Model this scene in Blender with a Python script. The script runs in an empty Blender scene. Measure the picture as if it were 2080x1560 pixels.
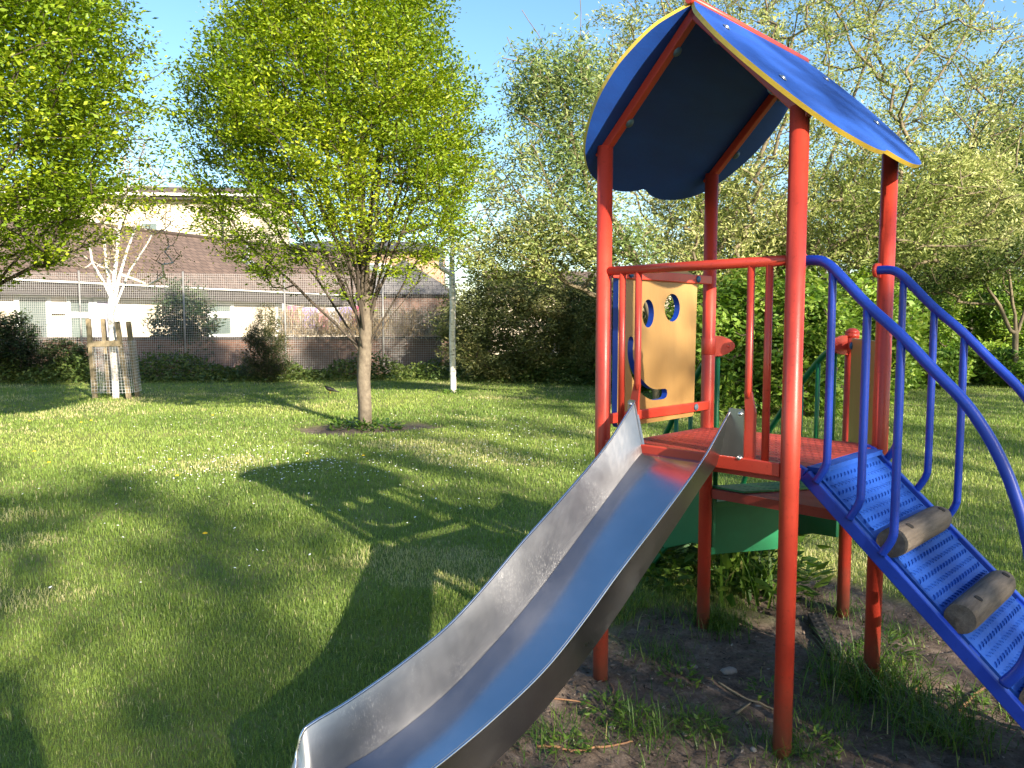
import bpy, bmesh, math, random
import numpy as np
from mathutils import Vector, Matrix
random.seed(7); rng = np.random.default_rng(7)
C = bpy.context.scene.collection
R = math.radians
# ------------------------------------------------------------------ camera, world, sun, exposure
YAW, PITCH, FPX, CAMH = -0.78994, R(-4.42), 1572.9, 1.566
cam = bpy.data.cameras.new('camera'); cam_o = bpy.data.objects.new('camera', cam); C.objects.link(cam_o)
cam_o.location = (0, 0, CAMH); cam_o.rotation_euler = (R(90) + PITCH, 0, 0)
cam.sensor_width = 36; cam.lens = 36 * FPX / 2080; cam.clip_start = .05; cam.clip_end = 2000
bpy.context.scene.camera = cam_o
SUN_AZ, SUN_EL = R(146), R(24)          # compass bearing of the sun seen from above (clockwise from +Y)
world = bpy.data.worlds.new('World'); bpy.context.scene.world = world; world.use_nodes = True
wn = world.node_tree.nodes; wl = world.node_tree.links
sky = wn.new('ShaderNodeTexSky'); sky.sky_type = 'NISHITA'; sky.sun_disc = False
sky.sun_elevation = SUN_EL; sky.sun_rotation = SUN_AZ; sky.air_density = 1.0; sky.dust_density = .6; sky.ozone_density = 1.2
bg = wn['Background']; bg.inputs['Strength'].default_value = .112
hsw = wn.new('ShaderNodeHueSaturation'); hsw.inputs['Saturation'].default_value = 1.22; hsw.inputs['Value'].default_value = .84
wl.new(sky.outputs[0], hsw.inputs['Color']); wl.new(hsw.outputs[0], bg.inputs['Color'])
sun = bpy.data.lights.new('sun', 'SUN'); sun.energy = 5.0; sun.angle = R(.55); sun.color = (1, .89, .73)
sun_o = bpy.data.objects.new('sun', sun); C.objects.link(sun_o); sun_o.location = (20, -30, 20)
to_sun = Vector((math.sin(SUN_AZ) * math.cos(SUN_EL), math.cos(SUN_AZ) * math.cos(SUN_EL), math.sin(SUN_EL)))
sun_o.rotation_euler = to_sun.to_track_quat('Z', 'Y').to_euler()
vs = bpy.context.scene.view_settings
vs.view_transform = 'Standard'; vs.look = 'None'; vs.exposure = 1.68; vs.gamma = 1
cy = bpy.context.scene.cycles
cy.caustics_reflective = False; cy.max_bounces = 6; cy.diffuse_bounces = 3; cy.glossy_bounces = 3; cy.transmission_bounces = 4; cy.transparent_max_bounces = 8

# ------------------------------------------------------------------ helpers
cp, sp_ = math.cos(PITCH), math.sin(PITCH)
def at(px, py, Y):
    """real-world point seen at photo pixel px,py at distance Y in front of the camera station"""
    a = (px - 1040) / FPX; b = -(py - 780) / FPX
    d = Vector((a, cp - b * sp_, sp_ + b * cp)); d *= Y / d.y
    return Vector((d.x, d.y, d.z + CAMH))
def gx(px, Y): return at(px, 700, Y).x

def tag(o, label=None, cat=None, group=None, kind=None):
    if label: o['label'] = label
    if cat: o['category'] = cat
    if group: o['group'] = group
    if kind: o['kind'] = kind
    return o
def thing(name, label, cat, loc=(0, 0, 0), rz=0, group=None):
    o = bpy.data.objects.new(name, None); C.objects.link(o); o.location = loc; o.rotation_euler = (0, 0, rz)
    return tag(o, label, cat, group)
def dup(o, loc=None, rz=None, sc=None, parent=None):
    c = o.copy(); C.objects.link(c)
    if parent: c.parent = parent
    if loc is not None: c.location = loc
    if rz is not None: c.rotation_euler = (0, 0, rz)
    if sc is not None: c.scale = (sc, sc, sc) if not hasattr(sc, '__len__') else sc
    for ch in list(o.children): dup(ch, parent=c)
    return c
def link(name, me, mats, parent=None, loc=None):
    o = bpy.data.objects.new(name, me); C.objects.link(o)
    for m in (mats if isinstance(mats, (list, tuple)) else [mats]): me.materials.append(m)
    if parent: o.parent = parent
    if loc is not None: o.location = loc
    return o
def np_mesh(name, V, F, smooth=False, rnd=None):
    V = np.asarray(V, np.float32).reshape(-1, 3); F = np.asarray(F, np.int32); n, k = F.shape
    me = bpy.data.meshes.new(name)
    me.vertices.add(len(V)); me.vertices.foreach_set('co', V.ravel())
    me.loops.add(n * k); me.loops.foreach_set('vertex_index', F.ravel())
    me.polygons.add(n); me.polygons.foreach_set('loop_start', np.arange(n, dtype=np.int32) * k)
    me.polygons.foreach_set('loop_total', np.full(n, k, np.int32))
    me.polygons.foreach_set('use_smooth', np.full(n, smooth, bool))
    if rnd is not None:
        a = me.attributes.new('rnd', 'FLOAT', 'FACE'); a.data.foreach_set('value', np.asarray(rnd, np.float32))
    me.update(calc_edges=True)
    return me

class MB:
    def __init__(s): s.v = []; s.f = []; s.m = []; s.s = []
    def add(s, vs, fs, mi=0, smooth=False):
        o = len(s.v); s.v += [tuple(v) for v in vs]
        for f in fs: s.f.append([i + o for i in f]); s.m.append(mi); s.s.append(smooth)
    def box(s, c, d, rot=None, mi=0):
        c = Vector(c); hx, hy, hz = d[0] / 2, d[1] / 2, d[2] / 2
        P = [Vector((x, y, z)) for z in (-hz, hz) for y in (-hy, hy) for x in (-hx, hx)]
        if rot is not None: P = [rot @ p for p in P]
        s.add([p + c for p in P], [(0, 2, 3, 1), (4, 5, 7, 6), (0, 1, 5, 4), (2, 6, 7, 3), (0, 4, 6, 2), (1, 3, 7, 5)], mi)
    def bar(s, a, b, w, h, up=(0, 0, 1), mi=0):
        a, b = Vector(a), Vector(b); x = (b - a); L = x.length; x.normalize()
        y = Vector(up).cross(x); y.normalize(); z = x.cross(y)
        s.box((a + b) / 2, (L, w, h), Matrix((x, y, z)).transposed(), mi)
    def tube(s, pts, r, n=12, caps=True, mi=0, smooth=True):
        pts = [Vector(p) for p in pts]; k = len(pts)
        rr = r if hasattr(r, '__len__') else [r] * k
        T = [(pts[min(i + 1, k - 1)] - pts[max(i - 1, 0)]).normalized() for i in range(k)]
        ref = Vector((0, 0, 1)) if abs(T[0].z) < .9 else Vector((1, 0, 0))
        u = T[0].cross(ref).normalized(); o = len(s.v)
        for i in range(k):
            u = (u - T[i] * u.dot(T[i])).normalized(); w = T[i].cross(u)
            for j in range(n):
                a = 2 * math.pi * j / n; s.v.append(tuple(pts[i] + (u * math.cos(a) + w * math.sin(a)) * rr[i]))
        for i in range(k - 1):
            for j in range(n):
                j2 = (j + 1) % n
                s.f.append([o + i * n + j, o + i * n + j2, o + (i + 1) * n + j2, o + (i + 1) * n + j]); s.m.append(mi); s.s.append(smooth)
        if caps:
            s.f.append([o + j for j in reversed(range(n))]); s.m.append(mi); s.s.append(False)
            s.f.append([o + (k - 1) * n + j for j in range(n)]); s.m.append(mi); s.s.append(False)
    def dome(s, c, r, axis=(0, 0, 1), flat=.6, n=12, rings=4, mi=0):
        c = Vector(c); q = Vector(axis).to_track_quat('Z', 'Y'); o = len(s.v)
        for i in range(rings):
            a = i / rings * math.pi / 2
            for j in range(n):
                b = 2 * math.pi * j / n
                s.v.append(tuple(c + q @ Vector((r * math.cos(a) * math.cos(b), r * math.cos(a) * math.sin(b), r * flat * math.sin(a)))))
        s.v.append(tuple(c + q @ Vector((0, 0, r * flat))))
        for i in range(rings - 1):
            for j in range(n):
                j2 = (j + 1) % n; s.f.append([o + i * n + j, o + i * n + j2, o + (i + 1) * n + j2, o + (i + 1) * n + j]); s.m.append(mi); s.s.append(True)
        for j in range(n): s.f.append([o + (rings - 1) * n + j, o + (rings - 1) * n + (j + 1) % n, o + rings * n]); s.m.append(mi); s.s.append(True)
        s.f.append([o + j for j in reversed(range(n))]); s.m.append(mi); s.s.append(False)
    def prism(s, poly, ext, mi=0):
        """extrude a planar 3-D polygon by vector ext"""
        n = len(poly); e = Vector(ext); P = [Vector(p) for p in poly]
        s.add(P + [p + e for p in P], [list(reversed(range(n))), list(range(n, 2 * n))] + [[i, (i + 1) % n, n + (i + 1) % n, n + i] for i in range(n)], mi)
    def build(s, name, mats, parent=None, sc=1, bevel=0, loc=None):
        me = bpy.data.meshes.new(name); me.from_pydata([(v[0] * sc, v[1] * sc, v[2] * sc) for v in s.v], [], s.f)
        me.polygons.foreach_set('material_index', s.m); me.polygons.foreach_set('use_smooth', s.s)
        bm = bmesh.new(); bm.from_mesh(me)
        bmesh.ops.recalc_face_normals(bm, faces=bm.faces)
        if bevel:
            es = [e for e in bm.edges if len(e.link_faces) == 2 and e.calc_face_angle(0) > .6]
            bmesh.ops.bevel(bm, geom=es, offset=bevel, segments=2, affect='EDGES', profile=.5, clamp_overlap=True)
        bm.to_mesh(me); bm.free(); me.update()
        return link(name, me, mats, parent, loc)

# ------------------------------------------------------------------ materials
def nodes_of(name):
    m = bpy.data.materials.new(name); m.use_nodes = True; nt = m.node_tree
    return m, nt.nodes, nt.links, nt.nodes['Principled BSDF']
def ramp(n, l, src, stops):
    r = n.new('ShaderNodeValToRGB'); e = r.color_ramp.elements
    while len(e) < len(stops): e.new(.5)
    for el, (p, c) in zip(e, stops): el.position = p; el.color = (*c, 1)
    l.new(src, r.inputs[0]); return r
def noise(n, l, scale, detail=4, rough=.55, vec=None, stretch=None):
    t = n.new('ShaderNodeTexNoise'); t.inputs['Scale'].default_value = scale; t.inputs['Detail'].default_value = detail; t.inputs['Roughness'].default_value = rough
    co = n.new('ShaderNodeTexCoord'); src = co.outputs['Object']
    if stretch:
        mp = n.new('ShaderNodeMapping'); mp.inputs['Scale'].default_value = stretch; l.new(src, mp.inputs['Vector']); src = mp.outputs[0]
    l.new(src, t.inputs['Vector']); return t
def bump(n, l, h, strength, dist, b):
    bp = n.new('ShaderNodeBump'); bp.inputs['Strength'].default_value = strength; bp.inputs['Distance'].default_value = dist
    l.new(h, bp.inputs['Height']); l.new(bp.outputs[0], b.inputs['Normal']); return bp
def mat(name, c1, c2=None, rough=.5, metal=0, scale=6, bmp=0, bscale=60, stretch=None, spec=.5, coat=0, rvar=0, c3=None):
    m, n, l, b = nodes_of(name)
    c2 = c2 or tuple(x * .75 for x in c1)
    t = noise(n, l, scale, 5, .6, stretch=stretch)
    r = ramp(n, l, t.outputs[0], [(.3, c2), (.7, c1)] + ([(.86, c3)] if c3 else [])); l.new(r.outputs[0], b.inputs['Base Color'])
    b.inputs['Roughness'].default_value = rough; b.inputs['Metallic'].default_value = metal
    b.inputs['Specular IOR Level'].default_value = spec; b.inputs['Coat Weight'].default_value = coat; b.inputs['Coat Roughness'].default_value = .15
    if rvar:
        t3 = noise(n, l, scale * 3, 6, .65, stretch=stretch)
        mr = n.new('ShaderNodeMapRange'); mr.inputs['To Min'].default_value = max(.03, rough - rvar); mr.inputs['To Max'].default_value = rough + rvar
        l.new(t3.outputs[0], mr.inputs[0]); l.new(mr.outputs[0], b.inputs['Roughness'])
    if bmp:
        t2 = noise(n, l, bscale, 4, .6, stretch=stretch); bump(n, l, t2.outputs[0], bmp, .01, b)
    return m
def leaf_mat(name, stops, trans=.35, rough=.5):
    m, n, l, b = nodes_of(name)
    a = n.new('ShaderNodeAttribute'); a.attribute_name = 'rnd'
    r = ramp(n, l, a.outputs['Fac'], stops); l.new(r.outputs[0], b.inputs['Base Color'])
    b.inputs['Roughness'].default_value = rough; b.inputs['Specular IOR Level'].default_value = .35
    tr = n.new('ShaderNodeBsdfTranslucent'); hs = n.new('ShaderNodeHueSaturation'); hs.inputs['Value'].default_value = 1.3; hs.inputs['Saturation'].default_value = 1.1
    l.new(r.outputs[0], hs.inputs['Color']); l.new(hs.outputs[0], tr.inputs['Color'])
    mx = n.new('ShaderNodeMixShader'); mx.inputs[0].default_value = trans
    l.new(b.outputs[0], mx.inputs[1]); l.new(tr.outputs[0], mx.inputs[2]); l.new(mx.outputs[0], n['Material Output'].inputs[0])
    return m
def painted(name, c1, c2, rough=.34, spec=.5):
    """thick powder-coat paint, slightly orange-peeled, faded and grubby in places"""
    m, n, l, b = nodes_of(name); b.inputs['Specular IOR Level'].default_value = spec
    t = noise(n, l, 3.2, 6, .6); r = ramp(n, l, t.outputs[0], [(.32, c2), (.66, c1)])
    t2 = noise(n, l, 55, 5, .7); r2 = ramp(n, l, t2.outputs[0], [(.57, (1, 1, 1)), (.69, (.50, .45, .42))])
    mx = n.new('ShaderNodeMix'); mx.data_type = 'RGBA'; mx.blend_type = 'MULTIPLY'; mx.inputs[0].default_value = .55
    l.new(r.outputs[0], mx.inputs[6]); l.new(r2.outputs[0], mx.inputs[7])
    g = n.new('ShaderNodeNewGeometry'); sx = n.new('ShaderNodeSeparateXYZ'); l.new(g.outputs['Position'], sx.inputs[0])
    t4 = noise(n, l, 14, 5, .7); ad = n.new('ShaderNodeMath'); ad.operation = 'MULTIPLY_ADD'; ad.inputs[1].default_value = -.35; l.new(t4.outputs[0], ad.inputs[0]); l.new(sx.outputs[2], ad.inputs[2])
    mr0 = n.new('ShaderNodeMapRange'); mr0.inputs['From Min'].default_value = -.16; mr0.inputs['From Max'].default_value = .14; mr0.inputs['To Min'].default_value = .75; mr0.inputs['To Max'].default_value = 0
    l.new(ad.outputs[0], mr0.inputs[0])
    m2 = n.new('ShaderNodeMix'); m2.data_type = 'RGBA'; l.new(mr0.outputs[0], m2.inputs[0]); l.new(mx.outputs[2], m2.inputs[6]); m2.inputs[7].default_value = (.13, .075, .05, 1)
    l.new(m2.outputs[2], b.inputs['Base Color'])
    t3 = noise(n, l, 9, 5, .6); mr = n.new('ShaderNodeMapRange'); mr.inputs['To Min'].default_value = rough - .12; mr.inputs['To Max'].default_value = rough + .2
    l.new(t3.outputs[0], mr.inputs[0]); l.new(mr.outputs[0], b.inputs['Roughness'])
    t5 = noise(n, l, 170, 2, .5); bump(n, l, t5.outputs[0], .1, .002, b)
    return m
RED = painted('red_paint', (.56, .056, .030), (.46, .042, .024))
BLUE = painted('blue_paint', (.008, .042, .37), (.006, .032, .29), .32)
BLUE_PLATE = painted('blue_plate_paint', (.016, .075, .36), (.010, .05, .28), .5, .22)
GREEN = painted('green_paint', (.004, .16, .055), (.003, .11, .04), .4)
GREEN_PLASTIC = mat('green_plastic', (.008, .15, .06), (.006, .115, .045), .45)
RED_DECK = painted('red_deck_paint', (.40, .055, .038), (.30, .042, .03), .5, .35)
ROOF_UNDER = mat('shade_dark_board_underside', (.004, .060, .33), (.003, .042, .24), .65, scale=2.5, stretch=(6, 1, 1.5), bmp=.1, bscale=40)  # roof blue darkened so the colour carries the shade under the boards
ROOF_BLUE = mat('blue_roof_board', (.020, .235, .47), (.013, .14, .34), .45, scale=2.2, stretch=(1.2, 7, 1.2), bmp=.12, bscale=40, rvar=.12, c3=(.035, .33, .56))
EDGE_YELLOW = mat('yellow_board_edge', (.55, .40, .05), (.45, .30, .04), .5)
PANEL_YELLOW = mat('yellow_board', (.40, .24, .085), (.33, .185, .06), .42, scale=3, stretch=(1, 1, .35), bmp=.08, bscale=50, rvar=.1)
EDGE_BLUE = mat('blue_board_edge', (.008, .05, .40), (.006, .04, .32), .45)
BOLT_GREY = mat('grey_plastic_cap', (.10, .17, .22), (.07, .12, .16), .5)
BOLT_BLUE = mat('blue_plastic_cap', (.02, .13, .30), (.015, .1, .24), .45)
ZINC = mat('zinc_bolt', (.6, .6, .6), (.45, .45, .45), .35, 1)
def steel_mat(name, r0, r1, wear, k=1):
    m, n, l, b = nodes_of(name)
    b.inputs['Metallic'].default_value = 1
    t = noise(n, l, 3, 6, .6); r = ramp(n, l, t.outputs[0], [(.3, (.31 * k, .31 * k, .325 * k)), (.7, (.39 * k, .39 * k, .405 * k))])
    q = noise(n, l, 2.2, 2, .5, stretch=(170, 190, 5)); q2 = ramp(n, l, q.outputs[0], [(.60, (0, 0, 0)), (.68, (1, 1, 1))])
    qq = noise(n, l, 2.2, 2, .5, stretch=(150, 40, 90)); qq2 = ramp(n, l, qq.outputs[0], [(.66, (0, 0, 0)), (.72, (.7, .7, .7))])
    q3 = noise(n, l, 4, 5, .6); q4 = ramp(n, l, q3.outputs[0], [(.45, (0, 0, 0)), (.75, (1, 1, 1))])
    mx = n.new('ShaderNodeMath'); mx.operation = 'MAXIMUM'; l.new(q2.outputs[0], mx.inputs[0]); l.new(qq2.outputs[0], mx.inputs[1])
    ml = n.new('ShaderNodeMath'); ml.operation = 'MULTIPLY'; l.new(mx.outputs[0], ml.inputs[0]); l.new(q4.outputs[0], ml.inputs[1])
    m2 = n.new('ShaderNodeMath'); m2.operation = 'MULTIPLY'; m2.inputs[1].default_value = wear; l.new(ml.outputs[0], m2.inputs[0])
    mc = n.new('ShaderNodeMix'); mc.data_type = 'RGBA'; l.new(m2.outputs[0], mc.inputs[0]); l.new(r.outputs[0], mc.inputs[6]); mc.inputs[7].default_value = (.62, .62, .62, 1)
    l.new(mc.outputs[2], b.inputs['Base Color'])
    t3 = noise(n, l, 3, 4, .6); mr = n.new('ShaderNodeMapRange'); mr.inputs['From Min'].default_value = .3; mr.inputs['From Max'].default_value = .7
    mr.inputs['To Min'].default_value = r0; mr.inputs['To Max'].default_value = r1; l.new(t3.outputs[0], mr.inputs[0])
    ad = n.new('ShaderNodeMath'); ad.operation = 'MULTIPLY_ADD'; ad.inputs[1].default_value = .3; l.new(m2.outputs[0], ad.inputs[0]); l.new(mr.outputs[0], ad.inputs[2])
    l.new(ad.outputs[0], b.inputs['Roughness'])
    return m
STEEL = steel_mat('worn_steel', .26, .38, .9); STEEL_CHUTE = steel_mat('polished_steel', .14, .20, .0, 1.55)
def log_mat():
    m, n, l, b = nodes_of('weathered_log')
    t = noise(n, l, 5, 7, .7, stretch=(8, 1, 8)); r = ramp(n, l, t.outputs[0], [(.28, (.05, .038, .028)), (.5, (.115, .09, .068)), (.75, (.19, .155, .12))])
    l.new(r.outputs[0], b.inputs['Base Color']); b.inputs['Roughness'].default_value = .85
    t2 = noise(n, l, 9, 5, .7, stretch=(14, 1, 14)); bump(n, l, t2.outputs[0], .5, .006, b); return m
LOG = log_mat()
DARK = mat('dark_hole', (.02, .016, .012), None, .9)

# ------------------------------------------------------------------ the ground
S = .86
TX, TY = 0.3981, 3.3748
def t2w(x, y):      # tower plan -> world
    c, s = math.cos(YAW), math.sin(YAW); return (TX + S * (c * x - s * y), TY + S * (s * x + c * y))
def vnoise(x, y, f, seed):
    r = np.random.default_rng(seed).random((64, 64)); X = np.asarray(x) * f + 17.3; Y = np.asarray(y) * f + 9.1
    xi = np.floor(X).astype(int); yi = np.floor(Y).astype(int); fx = X - xi; fy = Y - yi; fx = fx * fx * (3 - 2 * fx); fy = fy * fy * (3 - 2 * fy)
    g = lambda a, b: r[a % 64, b % 64]
    return (g(xi, yi) * (1 - fx) + g(xi + 1, yi) * fx) * (1 - fy) + (g(xi, yi + 1) * (1 - fx) + g(xi + 1, yi + 1) * fx) * fy
def fbm(x, y, f, seed, o=4):
    s = 0; a = .5
    for i in range(o): s = s + a * vnoise(x, y, f * 2 ** i, seed + i); a *= .5
    return s / (1 - .5 ** o)
def blob(x, y, cx, cy, rx, ry, rot=0):
    c, s = math.cos(rot), math.sin(rot); u = (x - cx) * c + (y - cy) * s; v = -(x - cx) * s + (y - cy) * c
    return np.sqrt((u / rx) ** 2 + (v / ry) ** 2)
TREE_XY = (-2.25, 11.8)
def dirt(x, y):
    """1 = trodden bare soil, 0 = lawn"""
    x = np.asarray(x, float); y = np.asarray(y, float); w = (fbm(x, y, 1.6, 3) - .5) * .75
    cx, cy_ = t2w(.5, .45); rx_, ry_ = t2w(2.1, .35); fx_, fy_ = t2w(.95, -.5)
    d = np.minimum.reduce([blob(x, y, cx, cy_, .98, .98), blob(x, y, rx_, ry_, 1.5, .95, YAW), blob(x, y, fx_, fy_, 1.05, .75, YAW),
        blob(x, y, *t2w(.5, 1.9), .55, .5), blob(x, y, TREE_XY[0], TREE_XY[1] - .2, 1.15, .8) , blob(x, y, 1.5, 1.2, 1.4, .8), blob(x, y, 2.25, 3.35, 1.25, .85)])
    return np.clip((1.03 + w - d) / .22, 0, 1)
def gz(x, y):
    x = np.asarray(x, float); y = np.asarray(y, float); d = dirt(x, y)
    z = (fbm(x, y, .35, 11) - .5) * .10 * np.clip((np.hypot(x - TX, y - TY) - 2) / 6, 0, 1)
    z = z - .035 * d + d * ((fbm(x, y, 2.3, 21) - .5) * .06 + (fbm(x, y, 11, 31, 3) - .5) * .035 + (fbm(x, y, 38, 41, 2) - .5) * .016)
    return z
def make_ground():
    u = np.linspace(-1, 1, 420); g = 3.2 * u + 8 * u ** 3 + 240 * u ** 9
    xs = 1 + g; ys = 3.4 + g; X, Y = np.meshgrid(xs, ys); Z = gz(X, Y)
    n = len(u); V = np.stack([X, Y, Z], -1).reshape(-1, 3)
    i = np.arange(n * n).reshape(n, n); F = np.stack([i[:-1, :-1], i[:-1, 1:], i[1:, 1:], i[1:, :-1]], -1).reshape(-1, 4)
    me = np_mesh('ground', V, F, True)
    a = me.attributes.new('soil', 'FLOAT', 'POINT'); a.data.foreach_set('value', dirt(X, Y).astype(np.float32).ravel())
    m, nn, l, b = nodes_of('lawn_and_soil')
    at_ = nn.new('ShaderNodeAttribute'); at_.attribute_name = 'soil'
    t = noise(nn, l, 1.3, 8, .65); gr = ramp(nn, l, t.outputs[0], [(.3, (.08, .115, .028)), (.5, (.15, .18, .05)), (.7, (.26, .24, .10))])
    t2 = noise(nn, l, 9, 8, .75); so = ramp(nn, l, t2.outputs[0], [(.25, (.085, .062, .047)), (.5, (.185, .138, .105)), (.72, (.32, .25, .20))])
    t4 = noise(nn, l, 55, 6, .8); gsp = ramp(nn, l, t4.outputs[0], [(.35, (.55, .55, .55)), (.6, (1, 1, 1)), (.72, (1.5, 1.45, 1.35))])
    mu = nn.new('ShaderNodeMix'); mu.data_type = 'RGBA'; mu.blend_type = 'MULTIPLY'; mu.inputs[0].default_value = 1; l.new(so.outputs[0], mu.inputs[6]); l.new(gsp.outputs[0], mu.inputs[7])
    mx = nn.new('ShaderNodeMix'); mx.data_type = 'RGBA'; l.new(at_.outputs['Fac'], mx.inputs[0]); l.new(gr.outputs[0], mx.inputs[6]); l.new(mu.outputs[2], mx.inputs[7])
    l.new(mx.outputs[2], b.inputs['Base Color']); b.inputs['Roughness'].default_value = .95; b.inputs['Specular IOR Level'].default_value = .15
    t3 = noise(nn, l, 70, 6, .75); bump(nn, l, t3.outputs[0], .7, .012, b)
    tag(link('ground', me, m), kind='structure')
make_ground()

# ------------------------------------------------------------------ the climbing frame
frame = thing('climbing_frame', 'red and blue climbing frame with steel slide, blue roof and log ramp', 'climbing frame', (TX, TY, 0), YAW)
PR = .039
DZ = 1.205
def part(mb, name, mats, parent=frame, bevel=0): return mb.build(name, mats, parent, S, bevel)
CORN = {'A': (0, 0), 'B': (1, 0), 'C': (1, 1), 'D': (0, 1)}
for k, (x, y) in CORN.items():
    b = MB(); b.tube([(x, y, -.3), (x, y, 2.70)], PR, 28); part(b, 'post', RED)
EX, EY = .5, 1.866
b = MB(); b.tube([(EX, EY, -.3), (EX, EY, 1.74)], PR, 28); ep = part(b, 'post', RED)
b = MB(); b.tube([(EX, EY, 1.735), (EX, EY, 1.765)], PR + .004, 28); b.dome((EX, EY, 1.765), PR + .004, flat=.75, n=28, rings=6); part(b, 'post_cap', RED, ep)

def tread_lozenges(mb, O, ux, uy, nrm, w, h, pitch=.036, L=.022, wd=.005, ht=.0018):
    """raised chequer-plate dashes over a w x h sheet"""
    O, ux, uy, nrm = Vector(O), Vector(ux), Vector(uy), Vector(nrm)
    nx = int(w / pitch); ny = int(h / pitch)
    for i in range(nx):
        for j in range(ny):
            c = O + ux * ((i + .5) * w / nx) + uy * ((j + .5) * h / ny)
            d = (ux + uy * (.75 if j % 2 else -.75)).normalized(); e = nrm.cross(d)
            P = [c - d * L / 2, c + e * wd / 2, c + d * L / 2, c - e * wd / 2, c - d * L * .28 + nrm * ht, c + d * L * .28 + nrm * ht]
            mb.add(P, [(0, 1, 5, 4), (1, 2, 5), (2, 3, 4, 5), (3, 0, 4)], 0, False)
# upper deck
b = MB(); b.prism([(.0, .0, DZ - .05), (1, 0, DZ - .05), (1, 1, DZ - .05), (0, 1, DZ - .05)], (0, 0, .05))
tread_lozenges(b, (.03, .03, DZ), (1, 0, 0), (0, 1, 0), (0, 0, 1), .94, .94)
part(b, 'upper_deck', RED_DECK)
# lower triangular deck
LZ = .83
nd = Vector((-.866, .5, 0))
b = MB(); tri = [(0.0, 1.0, LZ - .055), (1.0, 1.0, LZ - .055), (.5, 1.866, LZ - .055)]; b.prism(tri, (0, 0, .055))
for j in range(22):
    y = 1.03 + j * .034; hw = (1.866 - y) / .866 * .5 - .04
    if hw < .03: break
    tread_lozenges(b, (.5 - hw, y, LZ), (1, 0, 0), (0, 1, 0), (0, 0, 1), 2 * hw, .034)
part(b, 'lower_deck', RED_DECK)
# front railing: rail, sill bar, balusters
b = MB(); b.tube([(0, 0, 2.085), (1, 0, 2.085)], .022, 16); rail = part(b, 'front_railing', RED)
b = MB(); b.box((.5, -.012, 1.208), (.93, .03, .06)); part(b, 'sill_bar', RED, rail, .004)
for x, flare in ((.117, 0), (.213, 1), (.803, 1), (.887, 0)):
    b = MB()
    if flare:
        b.tube([(x, 0, 2.085), (x, 0, 1.53), (x, 0, 1.50)], [.0165, .0165, .012], 14)
        s = .014 if x > .5 else -.014
        b.prism([(x - .017, -.008, 1.53), (x + .017, -.008, 1.53), (x + s + .024, -.008, 1.44), (x + s + .024, -.008, 1.2), (x + s - .024, -.008, 1.2), (x + s - .024, -.008, 1.44)], (0, .014, 0))
    else: b.tube([(x, 0, 2.085), (x, 0, 1.22)], .0165, 14)
    part(b, 'baluster', RED, rail)
# smiley board between the left posts
for z, h in ((2.078, .05), (1.340, .052)):
    b = MB(); b.box((.022, .5, z), (.022, .95, h)); br = part(b, 'panel_bar', RED, bevel=.004)
    for y in (.82, .18):
        b = MB(); b.dome((.034, y, z), .021, (1, 0, 0), .55, 14); part(b, 'bolt', BOLT_BLUE if z > 2 else BOLT_GREY, br)
def flat_board(name, outer, holes, thick, place, mats, parent):
    """flat board with through holes: faces mats[0], cut edges mats[1]; outline in 2-D"""
    cu = bpy.data.curves.new(name, 'CURVE'); cu.dimensions = '2D'; cu.fill_mode = 'BOTH'; cu.extrude = thick / 2; cu.resolution_u = 1
    for pts in [outer] + holes:
        sp = cu.splines.new('POLY'); sp.points.add(len(pts) - 1); sp.use_cyclic_u = True
        for p, q in zip(sp.points, pts): p.co = (q[0] * S, q[1] * S, 0, 1)
    o = bpy.data.objects.new(name, cu); C.objects.link(o)
    dg = bpy.context.evaluated_depsgraph_get(); me = bpy.data.meshes.new_from_object(o.evaluated_get(dg)); bpy.data.objects.remove(o)
    me.name = name
    for m in mats: me.materials.append(m)
    bm = bmesh.new(); bm.from_mesh(me); bmesh.ops.remove_doubles(bm, verts=bm.verts, dist=.00005); bmesh.ops.recalc_face_normals(bm, faces=bm.faces)
    for f in bm.faces: f.material_index = 0 if abs(f.normal.z) > .5 else 1; f.smooth = False
    bm.transform(place); bm.to_mesh(me); bm.free()
    ob = bpy.data.objects.new(name, me); C.objects.link(ob); ob.parent = parent; return ob
def ell(cx, cy_, rx, ry, n=32): return [(cx + rx * math.cos(2 * math.pi * i / n), cy_ + ry * math.sin(2 * math.pi * i / n)) for i in range(n)]
def catmull(P, n=8, closed=False):
    out = []; k = len(P); P = [Vector((*p, 0)) if len(p) == 2 else Vector(p) for p in P]
    for i in range(k if closed else k - 1):
        g = lambda j: P[j % k] if closed else P[max(0, min(k - 1, j))]
        a, b_, c, d = g(i - 1), g(i), g(i + 1), g(i + 2)
        for j in range(n):
            t = j / n; out.append(.5 * ((2 * b_) + (c - a) * t + (2 * a - 5 * b_ + 4 * c - d) * t * t + (3 * b_ - a - 3 * c + d) * t ** 3))
    if not closed: out.append(P[-1])
    return out
mo = [(.185, 1.735), (.183, 1.665), (.205, 1.585), (.245, 1.515), (.302, 1.456), (.36, 1.424), (.42, 1.408), (.518, 1.407)]
mi_ = [(.528, 1.464), (.438, 1.466), (.385, 1.480), (.33, 1.512), (.28, 1.556), (.245, 1.61), (.228, 1.67), (.232, 1.735)]
mouth = [tuple(p[:2]) for p in catmull(mo, 5)] + [(.545, 1.417), (.553, 1.437), (.546, 1.457)] + [tuple(p[:2]) for p in catmull(mi_, 5)] + [(.225, 1.752), (.207, 1.758), (.192, 1.751)]
top = [(.84, 2.068), (.80, 2.10), (.74, 2.119), (.65, 2.126), (.5, 2.124), (.3, 2.122), (.16, 2.112), (.10, 2.08)]
outer = [(.098, 1.31), (.115, 1.286), (.81, 1.286), (.828, 1.30)] + top
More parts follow.
